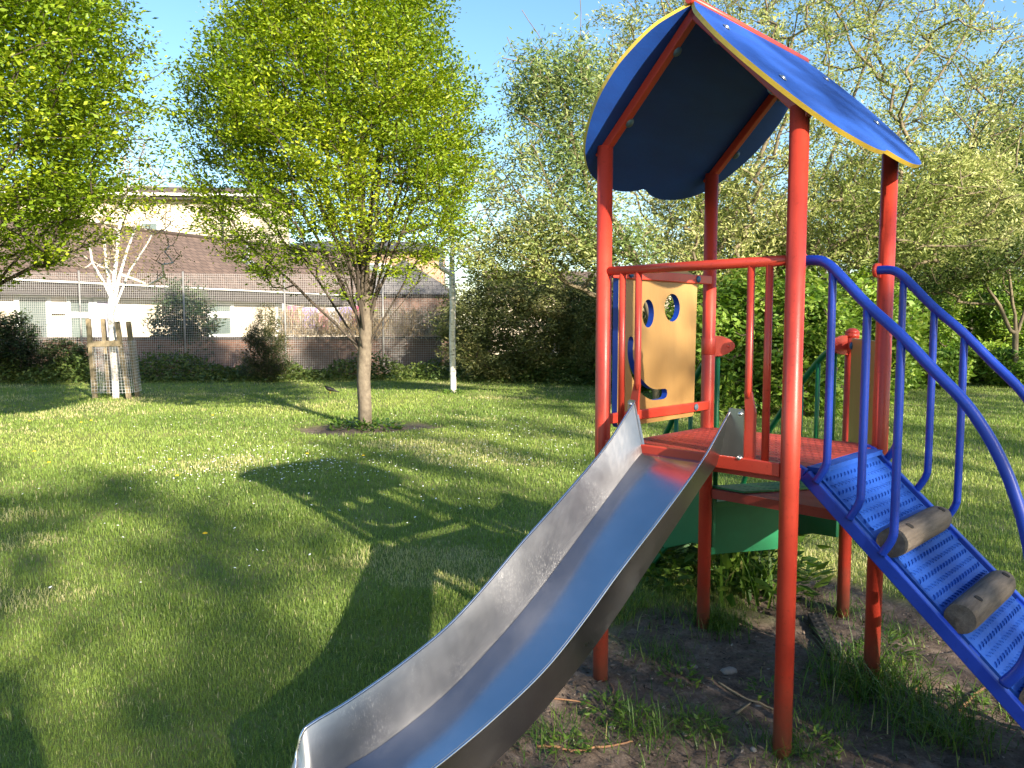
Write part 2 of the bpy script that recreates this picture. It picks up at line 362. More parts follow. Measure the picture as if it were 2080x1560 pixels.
PM = Matrix.Translation((-.002 * S, 0, 0)) @ Matrix(((0, 0, 1, 0), (1, 0, 0, 0), (0, 1, 0, 0), (0, 0, 0, 1)))
smiley = flat_board('smiley_panel', outer, [ell(.361, 1.878, .053, .075), ell(.588, 1.912, .075, .077), mouth], .03, PM, [PANEL_YELLOW, EDGE_BLUE], frame)
# yellow board between short post and right rear post
ecd = Vector((.5, -.866, 0)); 
b = MB(); P0 = Vector((EX, EY, 0)) + ecd * .10; P1 = Vector((EX, EY, 0)) + ecd * .90
nrm = Vector((-.866, -.5, 0))
b.prism([P0 + Vector((0, 0, .93)), P1 + Vector((0, 0, .93)), P1 + Vector((0, 0, 1.735)), P0 + Vector((0, 0, 1.735))], nrm * .018); bp_ = part(b, 'side_panel', PANEL_YELLOW, bevel=.004)
for t, z in ((.06, 1.685), (.52, 1.69)):
    pass
for t, z in ((.13, 1.688), (.72, 1.692), (.13, 1.0), (.72, 1.0)):
    b = MB(); b.dome(Vector((EX, EY, z)) + ecd * t + nrm * .018, .024, nrm, .6, 14); part(b, 'bolt', BOLT_BLUE, bp_)
b = MB(); b.bar(Vector((EX, EY, 1.688)), Vector((EX, EY, 1.688)) + ecd * .12, .03, .05); part(b, 'panel_bar', RED)
# clamps that hold the green handrails
de = Vector((.5, .866, 0))
for base, sg in ((Vector((0, 1, 1.69)), 1), (Vector((EX, EY, 1.69)), -1)):
    q0 = base + de * sg * .03; pr_ = []
    for u, w in ((0, .062), (.05, .060), (.10, .043), (.135, .02), (.143, 0), (.135, -.02), (.10, -.043), (.05, -.060), (0, -.062)):
        pr_.append(q0 + de * sg * u + Vector((0, 0, w)) - nd * .012)
    b = MB(); b.prism(pr_, nd * .024); b.dome(q0 + de * sg * .095 - nd * .012, .011, -nd, .6, 10); 
    b.tube([base + Vector((0, 0, -.05)), base + Vector((0, 0, .05))], PR + .003, 28)
    part(b, 'rail_clamp', RED, bevel=.003)
# roof boards
half = [(.012, .56), (.09, .64), (.167, .70), (.285, .745), (.387, .765), (.53, .755), (.672, .705), (.798, .625), (.895, .51), (.943, .39), (.97, .24), (.967, .14), (.953, .07), (.931, .012)]
CY, ZR = .53, 3.245
sl = Vector((-.5, 0, 2.726 - 3.24)).normalized()
lft = [tuple(p[:2]) for p in catmull([(CY + h, s) for s, h in half], 3)]
rgt = [tuple(p[:2]) for p in catmull([(CY - h, s) for s, h in reversed(half)], 3)]
ro_out = lft + rgt
for sg in (1, -1):
    dx = Vector((sl.x * sg, 0, sl.z)); nn_ = Vector((-sl.z * -sg, 0, abs(sl.x))).normalized()
    nn_ = Vector((sg * sl.z, 0, -sl.x)).normalized()
    if nn_.z < 0: nn_ = -nn_
    M = Matrix(((0, dx.x, nn_.x, .5 * S), (1, 0, 0, 0), (0, dx.z, nn_.z, ZR * S), (0, 0, 0, 1)))
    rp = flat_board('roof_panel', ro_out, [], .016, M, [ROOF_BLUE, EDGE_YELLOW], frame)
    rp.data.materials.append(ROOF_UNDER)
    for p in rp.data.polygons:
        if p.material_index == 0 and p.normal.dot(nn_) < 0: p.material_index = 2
    for y in (0.02, 1.04):
        for s in (.2, .58):
            c_ = Vector((.5, y, ZR)) + dx * s
            b = MB(); b.dome(c_ + nn_ * .012, .013, nn_, .7, 10); b.tube([c_ + nn_ * .0115, c_ + nn_ * .0135], .02, 12); part(b, 'bolt', ZINC, rp)
            b = MB(); b.dome(c_ - nn_ * .05, .025, -nn_, .6, 14); part(b, 'bolt_cap', BOLT_GREY, rp)
    for y in (0.0, 1.0):
        a = Vector((.5, y, ZR)) - nn_ * .033 + dx * .02; e = Vector((.5, y, ZR)) - nn_ * .033 + dx * .80
        b = MB(); b.bar(a, e, .042, .040, nn_); part(b, 'rafter', RED, bevel=.004)
b = MB(); b.tube([(.5, CY - .58, ZR + .006), (.5, CY + .58, ZR + .006)], .019, 14); part(b, 'ridge_cap', RED)
# steel slide
XL, XR = .268, .668; XTL, XTR = .206, .722
chute = [(p.x, p.y) for p in catmull([(.05, 1.222), (0, 1.212), (-.1, 1.155), (-.434, .922), (-.756, .697), (-1.0, .552), (-1.26, .427), (-1.51, .350), (-1.70, .318), (-2.0, .300), (-2.14, .300)], 6)]
topp = [(p.x, p.y) for p in catmull([(0, 1.450), (-.05, 1.405), (-.236, 1.243), (-.515, 1.064), (-.798, .895), (-1.02, .752), (-1.215, .645), (-1.443, .564), (-1.656, .508), (-1.80, .482), (-1.838, .462), (-1.862, .40), (-1.90, .31)], 5)]
def zch(y):
    ys = [-c[0] for c in chute]; zs = [c[1] for c in chute]; return float(np.interp(-y, ys, zs))
b = MB(); W_ = 14
vs_ = []; fs_ = []
for i, (y, z) in enumerate(chute):
    for j in range(W_ + 1): vs_.append((XL + (XR - XL) * j / W_, y, z))
for i in range(len(chute) - 1):
    for j in range(W_): a = i * (W_ + 1) + j; fs_.append((a, a + 1, a + W_ + 2, a + W_ + 1))
nv = len(vs_); b.add(vs_ + [(v[0], v[1] - .004, v[2] - .008) for v in vs_], fs_ + [tuple(nv + k for k in reversed(f)) for f in fs_], 0, True)
slide = part(b, 'steel_slide', STEEL_CHUTE)
for X, XT, sg in ((XL, XTL, -1), (XR, XTR, 1)):
    b = MB(); T_ = .0045; vs_ = []; n_ = len(topp)
    for (y, z) in topp:
        zb = zch(y) - .008
        for k in range(5): vs_.append((XT + (X - XT) * k / 4, y, z + (zb - z) * k / 4))
    o = len(vs_); vs_ += [(v[0] + sg * T_, v[1], v[2]) for v in vs_]
    fs_ = []
    for i in range(n_ - 1):
        for k in range(4):
            a = i * 5 + k; fs_.append((a, a + 1, a + 6, a + 5)); fs_.append((o + a, o + a + 5, o + a + 6, o + a + 1))
        fs_.append((i * 5, i * 5 + 5, o + i * 5 + 5, o + i * 5)); fs_.append((i * 5 + 4, o + i * 5 + 4, o + i * 5 + 9, i * 5 + 9))
    b.add(vs_, fs_, 0, False)
    # flange that bolts to the baluster
    xf = .795 if sg > 0 else .17
    fl = [(XT, -.014, 1.452), (xf - sg * .01, -.014, 1.452), (xf, -.014, 1.442), (xf, -.014, 1.205), (xf - sg * .01, -.014, 1.195), (X, -.014, 1.195)]
    b.prism(fl, (0, -.006, 0))
    sw = part(b, 'side_wall', STEEL, slide)
    b = MB(); b.tube([(XT + sg * .002, y, z) for y, z in topp[:-6]] + [(XT + (X - XT) * (i / 6) + sg * .002, y, z) for i, (y, z) in enumerate(topp[-6:])], .0058, 8); part(b, 'rolled_rim', STEEL_CHUTE, sw)
    for z in (1.43, 1.235):
        b = MB(); cpt = Vector((xf - sg * .017, -.02, z)); b.tube([cpt, cpt + Vector((0, -.003, 0))], .014, 14); b.dome(cpt + Vector((0, -.003, 0)), .011, (0, -1, 0), .7, 12); part(b, 'bolt', ZINC, slide)
# log ramp
b = MB(); SLP = -.924; rx0, rz0 = 1.03, 1.195
def rp_(x, y, off=0): 
    n_ = Vector((.924, 0, 1)).normalized(); return Vector((x, y, rz0 + SLP * (x - rx0))) + n_ * off
rn = Vector((.924, 0, 1)).normalized(); rd = Vector((1, 0, -.924)).normalized(); RL = 1.36 * 1.34
b.prism([rp_(1.03, .175, -.008), rp_(1.03, .845, -.008), rp_(2.28, .845, -.008), rp_(2.28, .175, -.008)], rn * -.012)
b.box((1.03, .51, 1.193), (.07, .70, .022))
tread_lozenges(b, rp_(1.06, .19, -.008), (0, 1, 0), tuple(rd), tuple(rn), .64, 1.62, .037, .034, .0085, .006)
ramp_o = part(b, 'log_ramp', BLUE_PLATE)
for y in (.12, .90):
    b = MB(); b.bar(rp_(1.03, y, -.027), rp_(2.33, y, -.027), .032, .054, tuple(rn)); b.bar(rp_(1.03, y, -.027), rp_(.985, y, -.05), .032, .054)
    part(b, 'side_rail', BLUE, ramp_o, .004)
for y0, y1 in ((.136, .175), (.845, .884)):
    for x in (1.10, 1.40, 1.68, 1.98):
        b = MB(); b.bar(rp_(x, y0, -.02), rp_(x, y1, -.02), .05, .012, tuple(rn)); part(b, 'bracket', BLUE, ramp_o)
for k in range(4):
    x = 1.335 + k * .262; c_ = rp_(x, 0, .026); rr_ = .060
    pts = [(c_.x, .205, c_.z)] ; rad = [rr_ - .001]; 
    ys_ = np.linspace(.172, .862, 14); pts = [(c_.x, y, c_.z) for y in ys_]; rad = [rr_ - .003] + [rr_] * 10 + [rr_ - .002, rr_ - .014, rr_ - .034]
    b = MB(); b.tube(pts, rad, 24)
    lg = part(b, 'log_step', LOG, ramp_o)
    for y in (.31, .72):
        b = MB(); hp = Vector((c_.x, y, c_.z)) + Vector((.45, 0, .9)).normalized() * (rr_ - .004); b.tube([hp, hp + Vector((.45, 0, .9)).normalized() * .006], .016, 12)
        part(b, 'bolt_hole', DARK, lg)
hr = [(.985, 2.087), (1.05, 2.085), (1.095, 2.064), (1.15, 2.010), (1.25, 1.902), (1.38, 1.783), (1.50, 1.655), (1.615, 1.535), (1.695, 1.42), (1.748, 1.318), (1.783, 1.232), (1.825, 1.10), (1.855, .95), (1.868, .80), (1.862, .68), (1.835, .59), (1.785, .515)]
hrc = catmull(hr, 5)
for y in (.10, .915):
    b = MB(); b.tube([(p.x, y, p.y) for p in hrc], .0215, 16); h_ = part(b, 'handrail', BLUE, ramp_o)
    for x in (1.113, 1.256, 1.388, 1.56):
        zt_ = float(np.interp(x, [q.x for q in hrc[:60]], [q.y for q in hrc[:60]]))
        xf = x - .045; zf = rz0 + SLP * (xf - rx0) + .0
        pts = catmull([(x, y, zt_), (x, y, (zt_ + zf) / 2), (x, y, zf + .125), (x - .004, y, zf + .075), (x - .018, y, zf + .04), (xf, y, zf - .005)], 5)
        if x > 1.5: continue
        b = MB(); b.tube(pts, .0165, 14); part(b, 'baluster', BLUE, h_)
    # welded collar that holds the handrail to its post
    b = MB(); yy = .0 if y < .5 else 1.0
    b.tube([(.975, y + (.0), 2.087), (.992, y, 2.087)], .034, 16)
    b.bar((.985, y, 2.087), (.985, yy, 2.087), .012, .07); part(b, 'rail_collar', RED, h_)
# green steps at the rear
gs = None
D0 = Vector((0, 1, 0)); 
def gp(u, v, z): q = D0 + de * u + nd * v; return Vector((q.x, q.y, z))
b = MB(); b.prism([gp(.06, .03, .70), gp(.94, .03, .70), gp(.94, .42, .70), gp(.06, .42, .70)], (0, 0, .035)); tread_lozenges(b, gp(.08, .05, .735), tuple(de), tuple(nd), (0, 0, 1), .84, .35)
gs = part(b, 'green_steps', GREEN)
b = MB(); b.prism([gp(.03, 0, LZ + .003), gp(.97, 0, LZ + .003), gp(.86, -.2, LZ + .003), gp(.14, -.2, LZ + .003)], (0, 0, .012)); tread_lozenges(b, gp(.16, -.19, LZ + .015), tuple(de), tuple(nd), (0, 0, 1), .68, .17); part(b, 'lip_plate', GREEN, gs)
for v, z in ((.42, .52), (.70, .34), (.98, .16)):
    b = MB(); b.prism([gp(.08, v, z), gp(.92, v, z), gp(.92, v + .29, z), gp(.08, v + .29, z)], (0, 0, .03)); tread_lozenges(b, gp(.1, v + .02, z + .03), tuple(de), tuple(nd), (0, 0, 1), .8, .25); part(b, 'step', GREEN, gs)
for u in (.05, .93):
    b = MB(); b.prism([gp(u, .0, .80), gp(u, .44, .79), gp(u, 1.32, .22), gp(u, 1.36, -.05), gp(u, 1.0, -.05), gp(u, .62, .28), gp(u, .25, .42), gp(u, .0, .46)], de * .022); part(b, 'side_board', GREEN_PLASTIC, gs, .004)
b = MB(); b.prism([gp(.07, .05, .40), gp(.60, .05, .40), gp(.68, .03, .72), gp(.07, .03, .72)], nd * .02); part(b, 'back_board', GREEN_PLASTIC, gs)
for u in (.08, .90):
    hp = catmull([gp(u, .02, 1.655), gp(u, .12, 1.63), gp(u, .26, 1.52), gp(u, .45, 1.34), gp(u, .66, 1.12), gp(u, .85, .90), gp(u, 1.0, .70), gp(u, 1.1, .46), gp(u, 1.12, .3)], 5)
    b = MB(); b.tube(hp, .019, 12); h_ = part(b, 'green_handrail', GREEN, gs)
    for v, zt in ((.03, 1.65), (.19, 1.58), (.36, 1.42), (.56, 1.225)):
        b = MB(); b.tube([gp(u, v, zt), gp(u, v, .74 if v < .45 else .55)], .0145, 10); part(b, 'baluster', GREEN, h_)

# ------------------------------------------------------------------ vegetation tools
def unit(v): return v / np.maximum(np.linalg.norm(v, axis=-1, keepdims=True), 1e-9)
def leaves_arrays(P, D, N, L, W, fold=.15):
    """leaf rhombi: base point P, direction D, rough normal N, length L, width W -> two triangles each"""
    D = unit(D); Sd = unit(np.cross(D, N)); N2 = np.cross(Sd, D); L = L[:, None]; W = W[:, None]
    mid = P + D * L * .45 + N2 * L * fold * .4
    V = np.stack([P, mid + Sd * W / 2 - N2 * W * fold, P + D * L, mid - Sd * W / 2 - N2 * W * fold], 1)
    n = len(P); o = np.arange(n)[:, None] * 4
    F = np.concatenate([o + np.array([[0, 1, 2]]), o + np.array([[0, 2, 3]])], 1).reshape(-1, 3)
    return V.reshape(-1, 3), F
class Skel:
    """branch skeleton: limbs first, then twig tips are joined to the nearest wood"""
    def __init__(s, cap=60000): s.P = np.zeros((cap, 3)); s.par = np.full(cap, -1); s.n = 0; s.tips = []
    def node(s, p, par): s.P[s.n] = p; s.par[s.n] = par; s.n += 1; return s.n - 1
    def limb(s, pts, par=-1, wob=.0, r=rng):
        ids = []
        for i, p in enumerate(pts):
            p = np.array(p, float)
            if 0 < i < len(pts) - 1 and wob: p = p + r.normal(0, wob, 3)
            par = s.node(p, par); ids.append(par)
        return ids
    def nearest(s, p): return int(np.argmin(((s.P[:s.n] - np.array(p)) ** 2).sum(1)))
    def attract(s, A, centre, step=.22, pen=.8, wob=.03, lift=.12, r=rng, rad=0):
        A = np.asarray(A); order = np.argsort(np.linalg.norm(A - np.array(centre), axis=1))
        for a in A[order]:
            d = s.P[:s.n] - a; dist = np.sqrt((d ** 2).sum(1)) + pen * np.maximum(0, d[:, 2] + .05)
            if rad: dist = dist + rad * np.maximum(0, np.hypot(s.P[:s.n, 0] - centre[0], s.P[:s.n, 1] - centre[1]) - math.hypot(a[0] - centre[0], a[1] - centre[1]) + .12)
            i = int(np.argmin(dist)); p = s.P[i].copy(); L = np.linalg.norm(a - p); k = max(2, int(L / step)); par = i
            for j in range(1, k + 1):
                t = j / k; q = p + (a - p) * t; q[2] += -lift * L * math.sin(math.pi * t) * .5
                if j < k: q += r.normal(0, wob, 3)
                par = s.node(q, par)
            s.tips.append(par)
    def mesh(s, name, rmin=.004, e=2.3, rmax=None, sides=5, tipadd=1.0):
        n = s.n; P = s.P[:n]; par = s.par[:n]; w = np.zeros(n); has = np.zeros(n, bool); has[par[par >= 0]] = True
        w[~has] = rmin ** e * tipadd
        for i in range(n - 1, -1, -1):
            if par[i] >= 0: w[par[i]] += w[i]
        r = np.maximum(w ** (1 / e), rmin)
        s.rk = r if rmax is None else r * (rmax / r.max())
        r = np.maximum(s.rk, rmin * .8); s.rr = r
        ch = np.where(par >= 0)[0]; a = P[par[ch]]; b = P[ch]; ra = np.minimum(r[par[ch]], r[ch] * 1.35); rb = r[ch]
        d = unit(b - a); ref = np.where(np.abs(d[:, 2:3]) < .9, np.array([[0, 0, 1.]]), np.array([[1., 0, 0]]))
        u = unit(np.cross(d, ref)); v = np.cross(d, u); k = sides
        out = []
        ang = 2 * np.pi * np.arange(k) / k
        ring = u[:, None, :] * np.cos(ang)[None, :, None] + v[:, None, :] * np.sin(ang)[None, :, None]
        V = np.concatenate([(a - d * ra[:, None] * .3)[:, None] + ring * (ra * .97)[:, None, None], (b + d * rb[:, None] * .1)[:, None] + ring * rb[:, None, None]], 1)
        m = len(ch); o = (np.arange(m) * 2 * k)[:, None, None]; j = np.arange(k); q = np.stack([j, (j + 1) % k, k + (j + 1) % k, k + j], 1)[None]
        return np_mesh(name, V.reshape(-1, 3), (o + q).reshape(-1, 4), True, np.repeat(rb, k))
    def tipdirs(s):
        t = np.array(s.tips); return s.P[t], unit(s.P[t] - s.P[s.par[t]])
def spray(P, D, n, spread, L, W, r, up=.5, flat=.5, droop=0., outward=.8, lvar=.3, back=.8, lat=.20):
    """n leaves round each twig tip, twig ends reaching back along -D*spread; leaves held flat-ish"""
    P = np.repeat(P, n, 0); D = np.repeat(D, n, 0); m = len(P)
    t = r.random(m); side = unit(np.cross(D, np.array([0, 0, 1.]) + r.normal(0, .25, (m, 3)))) * np.where(r.random(m) < .5, -1, 1)[:, None]
    Q = P - D * (t * spread * back)[:, None] + r.normal(0, spread * lat, (m, 3)) * np.array([1, 1, flat]) + side * (spread * .25 * r.random(m))[:, None]
    dr = unit(D * .6 + side * outward + r.normal(0, .35, (m, 3)) + np.array([0, 0, -droop]))
    N = unit(np.array([0, 0, up]) + r.normal(0, .55, (m, 3)))
    return leaves_arrays(Q, dr, N, L * (1 + lvar * r.normal(0, 1, m)).clip(.4, 1.7), W * (1 + lvar * r.normal(0, 1, m)).clip(.4, 1.7))
def clump_rnd(V, F, f, seed, mix=.55, r=rng):
    c = V[F[:, 0]]; q = fbm(c[:, 0] + c[:, 2] * .7, c[:, 1] * .8 + c[:, 2], f, seed, 3)
    a = np.clip((q - .25) * 2, 0, 1) * (1 - mix) + np.repeat(r.random((len(F) + 1) // 2), 2)[:len(F)] * mix
    return a
def env_points(n, zt, rt, cx, cy_, r, shell=.45, zpow=1.0):
    """points in a solid of revolution with radius table rt(zt), thicker towards its skin, ragged outline"""
    out = []
    while len(out) < n:
        m = n * 3; z = zt[0] + (zt[-1] - zt[0]) * r.random(m); R_ = np.interp(z, zt, rt); keep = r.random(m) < (R_ / max(rt)) ** 2 + .02
        z = z[keep]; R_ = R_[keep]; th = r.random(len(z)) * 2 * np.pi
        lump = .66 + .66 * fbm(np.cos(th) * 3 + z * .9, np.sin(th) * 3 + z * .6, 1.2, 77, 3)
        u = np.sqrt(r.random(len(z))); u = u * (1 - shell) + shell * (1 - (1 - u) ** 2)
        rr_ = R_ * u * lump
        out += list(np.stack([cx + rr_ * np.cos(th), cy_ + rr_ * np.sin(th), z], 1))
    return np.array(out[:n])
def ell_points(n, c, h, r, shell=.3, seed=5, zcut=None):
    out = []
    while len(out) < n:
        v = unit(r.normal(0, 1, (n * 2, 3))); u = r.random(n * 2) ** (1 / 3); u = u * (1 - shell) + shell * np.sqrt(u)
        lump = .74 + .5 * fbm(v[:, 0] * 2 + v[:, 2], v[:, 1] * 2 - v[:, 2], 1.3, seed, 3)
        p = np.array(c) + v * (u * lump)[:, None] * np.array(h)
        if zcut is not None: p = p[p[:, 2] > zcut]
        out += list(p)
    return np.array(out[:n])
def bark(name, c1, c2, scale=20, st=(1, 1, .25), b=.6, rough=.9): return mat(name, c1, c2, rough, scale=scale, bmp=b, bscale=scale * 2.2, stretch=st)
BARK_HORN = bark('hornbeam_bark', (.19, .155, .11), (.09, .07, .05), 14, (1, 1, .8))
def twig_dark(m, lo, hi, c):
    n, l = m.node_tree.nodes, m.node_tree.links; b = n['Principled BSDF']; src = b.inputs['Base Color'].links[0].from_socket
    a = n.new('ShaderNodeAttribute'); a.attribute_name = 'rnd'; mr = n.new('ShaderNodeMapRange'); mr.inputs['From Min'].default_value = lo; mr.inputs['From Max'].default_value = hi; l.new(a.outputs['Fac'], mr.inputs[0])
    mx = n.new('ShaderNodeMix'); mx.data_type = 'RGBA'; l.new(mr.outputs[0], mx.inputs[0]); mx.inputs[6].default_value = (*c, 1); l.new(src, mx.inputs[7]); l.new(mx.outputs[2], b.inputs['Base Color'])
twig_dark(BARK_HORN, .02, .10, (.055, .042, .03))
BARK_WILL = bark('willow_bark', (.20, .16, .10), (.10, .08, .05), 10)
BARK_DARK = bark('dark_bark', (.12, .09, .06), (.06, .045, .03), 14)
def birch_mat():
    m, n, l, b = nodes_of('birch_bark')
    t = noise(n, l, 7, 5, .6, stretch=(1.5, 1.5, 5)); r = ramp(n, l, t.outputs[0], [(.33, (.10, .08, .07)), (.40, (.62, .56, .50)), (.6, (.80, .77, .73))])
    a = n.new('ShaderNodeAttribute'); a.attribute_name = 'rnd'; mr = n.new('ShaderNodeMapRange'); mr.inputs['From Min'].default_value = .008; mr.inputs['From Max'].default_value = .022; l.new(a.outputs['Fac'], mr.inputs[0])
    mx = n.new('ShaderNodeMix'); mx.data_type = 'RGBA'; l.new(mr.outputs[0], mx.inputs[0]); mx.inputs[6].default_value = (.20, .13, .08, 1); l.new(r.outputs[0], mx.inputs[7])
    l.new(mx.outputs[2], b.inputs['Base Color']); b.inputs['Roughness'].default_value = .7; return m
BIRCH = birch_mat()
L_HORN = leaf_mat('hornbeam_leaf', [(0, (.085, .16, .010)), (.45, (.19, .28, .014)), (.8, (.33, .39, .022)), (1, (.43, .45, .04))], .33)
L_WILLOW = leaf_mat('willow_leaf', [(0, (.10, .14, .03)), (.35, (.22, .27, .07)), (.7, (.40, .42, .15)), (1, (.54, .52, .26))], .34)
L_WGREEN = leaf_mat('young_willow_leaf', [(0, (.09, .16, .04)), (.4, (.20, .27, .08)), (.8, (.36, .38, .17)), (1, (.50, .46, .32))], .35)
L_GREEN = leaf_mat('fresh_green_leaf', [(0, (.05, .115, .018)), (.4, (.14, .25, .035)), (.8, (.27, .37, .055)), (1, (.40, .45, .10))], .36)
L_MID = leaf_mat('mid_green_leaf', [(0, (.03, .06, .014)), (.5, (.09, .14, .03)), (1, (.20, .23, .06))], .3)
L_DARK = leaf_mat('dark_green_leaf', [(0, (.012, .026, .009)), (.5, (.03, .055, .016)), (1, (.07, .10, .03))], .18)
L_IVY = leaf_mat('hedge_leaf', [(0, (.06, .08, .026)), (.5, (.15, .175, .055)), (.85, (.28, .27, .10)), (1, (.45, .36, .20))], .28)
L_BIRCH = leaf_mat('birch_leaf', [(0, (.16, .16, .03)), (.6, (.28, .26, .07)), (1, (.36, .30, .12))], .3)
L_FIR = leaf_mat('conifer_needle', [(0, (.012, .024, .008)), (.6, (.045, .06, .016)), (1, (.22, .18, .04))], .1)
L_DRY = leaf_mat('dry_stem', [(0, (.22, .15, .08)), (.6, (.42, .32, .18)), (1, (.55, .45, .28))], .2)
L_GRASS = leaf_mat('grass_blade', [(0, (.10, .165, .035)), (.45, (.205, .295, .055)), (.8, (.33, .39, .095)), (.93, (.46, .44, .18)), (1, (.55, .50, .28))], .35, .5)

# ------------------------------------------------------------------ hornbeams
def make_hornbeam(seed=12, sparse=True):
    r = np.random.default_rng(seed); sk = Skel()
    tr = sk.limb([(0, 0, -.1), (.0, 0, .3), (-.015, 0, .7), (.0, .01, 1.05), (.02, 0, 1.35), (.03, 0, 1.7), (.02, .02, 2.1), (.04, 0, 2.6), (.0, .03, 3.2), (.03, 0, 3.9), (0, 0, 4.7), (.03, 0, 5.6), (0, 0, 6.6)])
    zt = np.array([1.9, 2.3, 2.9, 3.5, 4.25, 5.0, 5.76, 6.5, 7.3, 8.0]); rt = np.array([.45, 1.3, 2.0, 2.2, 2.2, 2.08, 1.82, 1.55, 1.0, .2])
    nl = 34
    for i in range(nl):
        az = i * 2.39996 + r.normal(0, .25); f = (i + .5) / nl
        ze = 2.3 + 4.9 * f ** .85; re = np.interp(ze, zt, rt) * (.92 - .35 * f) * r.uniform(.7, 1.05)
        st = tr[int(np.interp(f, [0, .2, 1], [3, 4, 7.99]))]
        p0 = sk.P[st]; pts = []
        for j in range(1, 9):
            t = j / 8; h = t ** 1.12; zz = p0[2] + (ze - p0[2]) * (t ** .95)
            pts.append((p0[0] + re * h * math.cos(az) - .3 * t + r.normal(0, .015), p0[1] + re * h * math.sin(az) + r.normal(0, .015), zz))
        sk.limb(pts, st)
    A = env_points(3100, zt, rt, -.36, 0, r, .40); hr_ = np.hypot(A[:, 0] + .3, A[:, 1]); A = A[~((A[:, 2] < 4.3) & (hr_ < 1.1) & (r.random(len(A)) < .85)) & ~((A[:, 2] < 3.9) & (r.random(len(A)) < .42 * sparse))]
    sk.attract(A, (0, 0, 1.6), step=.25, pen=1.3, wob=.010, lift=.05, r=r, rad=1.2)
    wood = sk.mesh('trunk', .0030, 2.2, .108, 7); P, D = sk.tipdirs()
    out = P * np.array([1, 1, 0]); D2 = unit(D * .8 + unit(out + 1e-6) * .55 + np.array([0, 0, .22]))
    V, F = spray(P + D2 * .14, D2, 78, .58, .055, .029, r, up=1.0, flat=.36, droop=.12, lat=.13)
    return wood, np_mesh('crown', V, F, False, clump_rnd(V, F, 1.5, 61, .6, r))
hw, hl = make_hornbeam()
def place_tree(name, label, cat, loc, rz, wood, leaf, mw, ml, sc=1, group=None):
    t = thing(name, label, cat, loc, rz, group)
    if isinstance(sc, (int, float)): sc = (sc, sc, sc)
    t.scale = sc
    w = link('trunk', wood, [] if wood.materials else mw, t); l = link('crown', leaf, [] if leaf.materials else ml, t); return t
horn = place_tree('hornbeam_tree', 'dense bright green tree with one bare grey trunk in the middle of the lawn', 'tree', (TREE_XY[0], TREE_XY[1], 0), 0, hw, hl, BARK_HORN, L_HORN, 1)
hw2, hl2 = make_hornbeam(14, False)
place_tree('hornbeam_tree', 'bright green leafy tree whose crown fills the upper left corner', 'tree', (-7.15, 9.6, -.12), 2.2, hw2, hl2, BARK_HORN, L_HORN, 1.1)

# ------------------------------------------------------------------ willows and trees on the right
def limbs_tree(base, limbs, clouds, step, pen, wob, lift, rmin, rmax, seed, sides=5, e=2.3):
    r = np.random.default_rng(seed); sk = Skel()
    for L in limbs:
        pts = [tuple(p) for p in L]; dens = []
        for a, b in zip(pts[:-1], pts[1:]):
            for j in range(4): dens.append(tuple(np.array(a) + (np.array(b) - np.array(a)) * j / 4 + r.normal(0, .05, 3) * (j > 0) * .25))
        dens.append(pts[-1])
        if sk.n == 0: sk.limb(dens)
        else: i = sk.nearest(dens[0]); sk.limb(dens[1:], i)
    A = np.concatenate(clouds); sk.attract(A, base, step, pen, wob, lift, r=r)
    wood = sk.mesh('trunk', rmin, e, rmax, sides); P, D = sk.tipdirs(); return wood, P, D, r
B = at(1450, 815, 15.5); B.z = -.1
Y = 15.5
lim = [[B, at(1445, 720, Y), at(1440, 640, Y), at(1450, 540, Y), at(1500, 420, Y + .3), at(1560, 280, Y + .5), at(1600, 120, Y + .5), at(1640, -60, Y + .5)],
       [at(1445, 720, Y), at(1370, 650, Y - .4), at(1290, 625, Y - .8), at(1215, 602, Y - 1), at(1150, 575, Y - 1.2), at(1105, 530, Y - 1.3), at(1060, 500, Y - 1.3), at(990, 480, Y - 1.2)],
       [at(1150, 575, Y - 1.2), at(1095, 500, Y - 1.4), at(1060, 420, Y - 1.5)],
       [at(1440, 640, Y), at(1360, 610, Y - .2), at(1300, 560, Y - .2), at(1245, 470, Y), at(1195, 390, Y), at(1150, 300, Y)],
       [at(1450, 540, Y), at(1420, 420, Y - .6), at(1390, 280, Y - .6), at(1360, 120, Y - .6), at(1340, -40, Y - .6)],
       [at(1445, 720, Y), at(1540, 620, Y - .6), at(1640, 535, Y - 1), at(1740, 470, Y - 1.2), at(1850, 430, Y - 1.2), at(1960, 395, Y - 1.2), at(2050, 380, Y - 1)],
       [at(1540, 620, Y - .6), at(1600, 500, Y), at(1680, 340, Y + .3), at(1740, 180, Y + .3), at(1790, 0, Y + .3)],
       [at(1640, 535, Y - 1), at(1720, 400, Y - .6), at(1830, 260, Y - .6), at(1930, 120, Y - .6), at(2010, -20, Y - .6)],
       [at(1740, 470, Y - 1.2), at(1880, 500, Y - 1.6), at(2000, 500, Y - 1.8)]]
r_ = np.random.default_rng(3)
cl = [ell_points(1450, at(1640, 190, Y), (4.4, 2.6, 4.3), r_, .25, 5, 2.6), ell_points(420, at(1850, 420, Y - .8), (2.4, 1.4, 1.15), r_, .2, 6, 2.7),
      ell_points(300, at(1460, 470, Y - .3), (1.6, 1.4, 1.4), r_, .2, 8, 2.0), ell_points(170, at(1070, 505, Y - 1.2), (1.5, 1., .55), r_, .1, 9)]
wood, P, D, rr2 = limbs_tree((4, Y, 1), lim, cl, .3, .9, .022, .0, .0042, .15, 31, 5)
D2 = unit(D + rr2.normal(0, .35, D.shape) + np.array([0, 0, .25]))
V, F = spray(P + D2 * .14, D2, 56, .56, .085, .027, rr2, up=.3, lat=.13, flat=1, droop=.1, outward=.55)
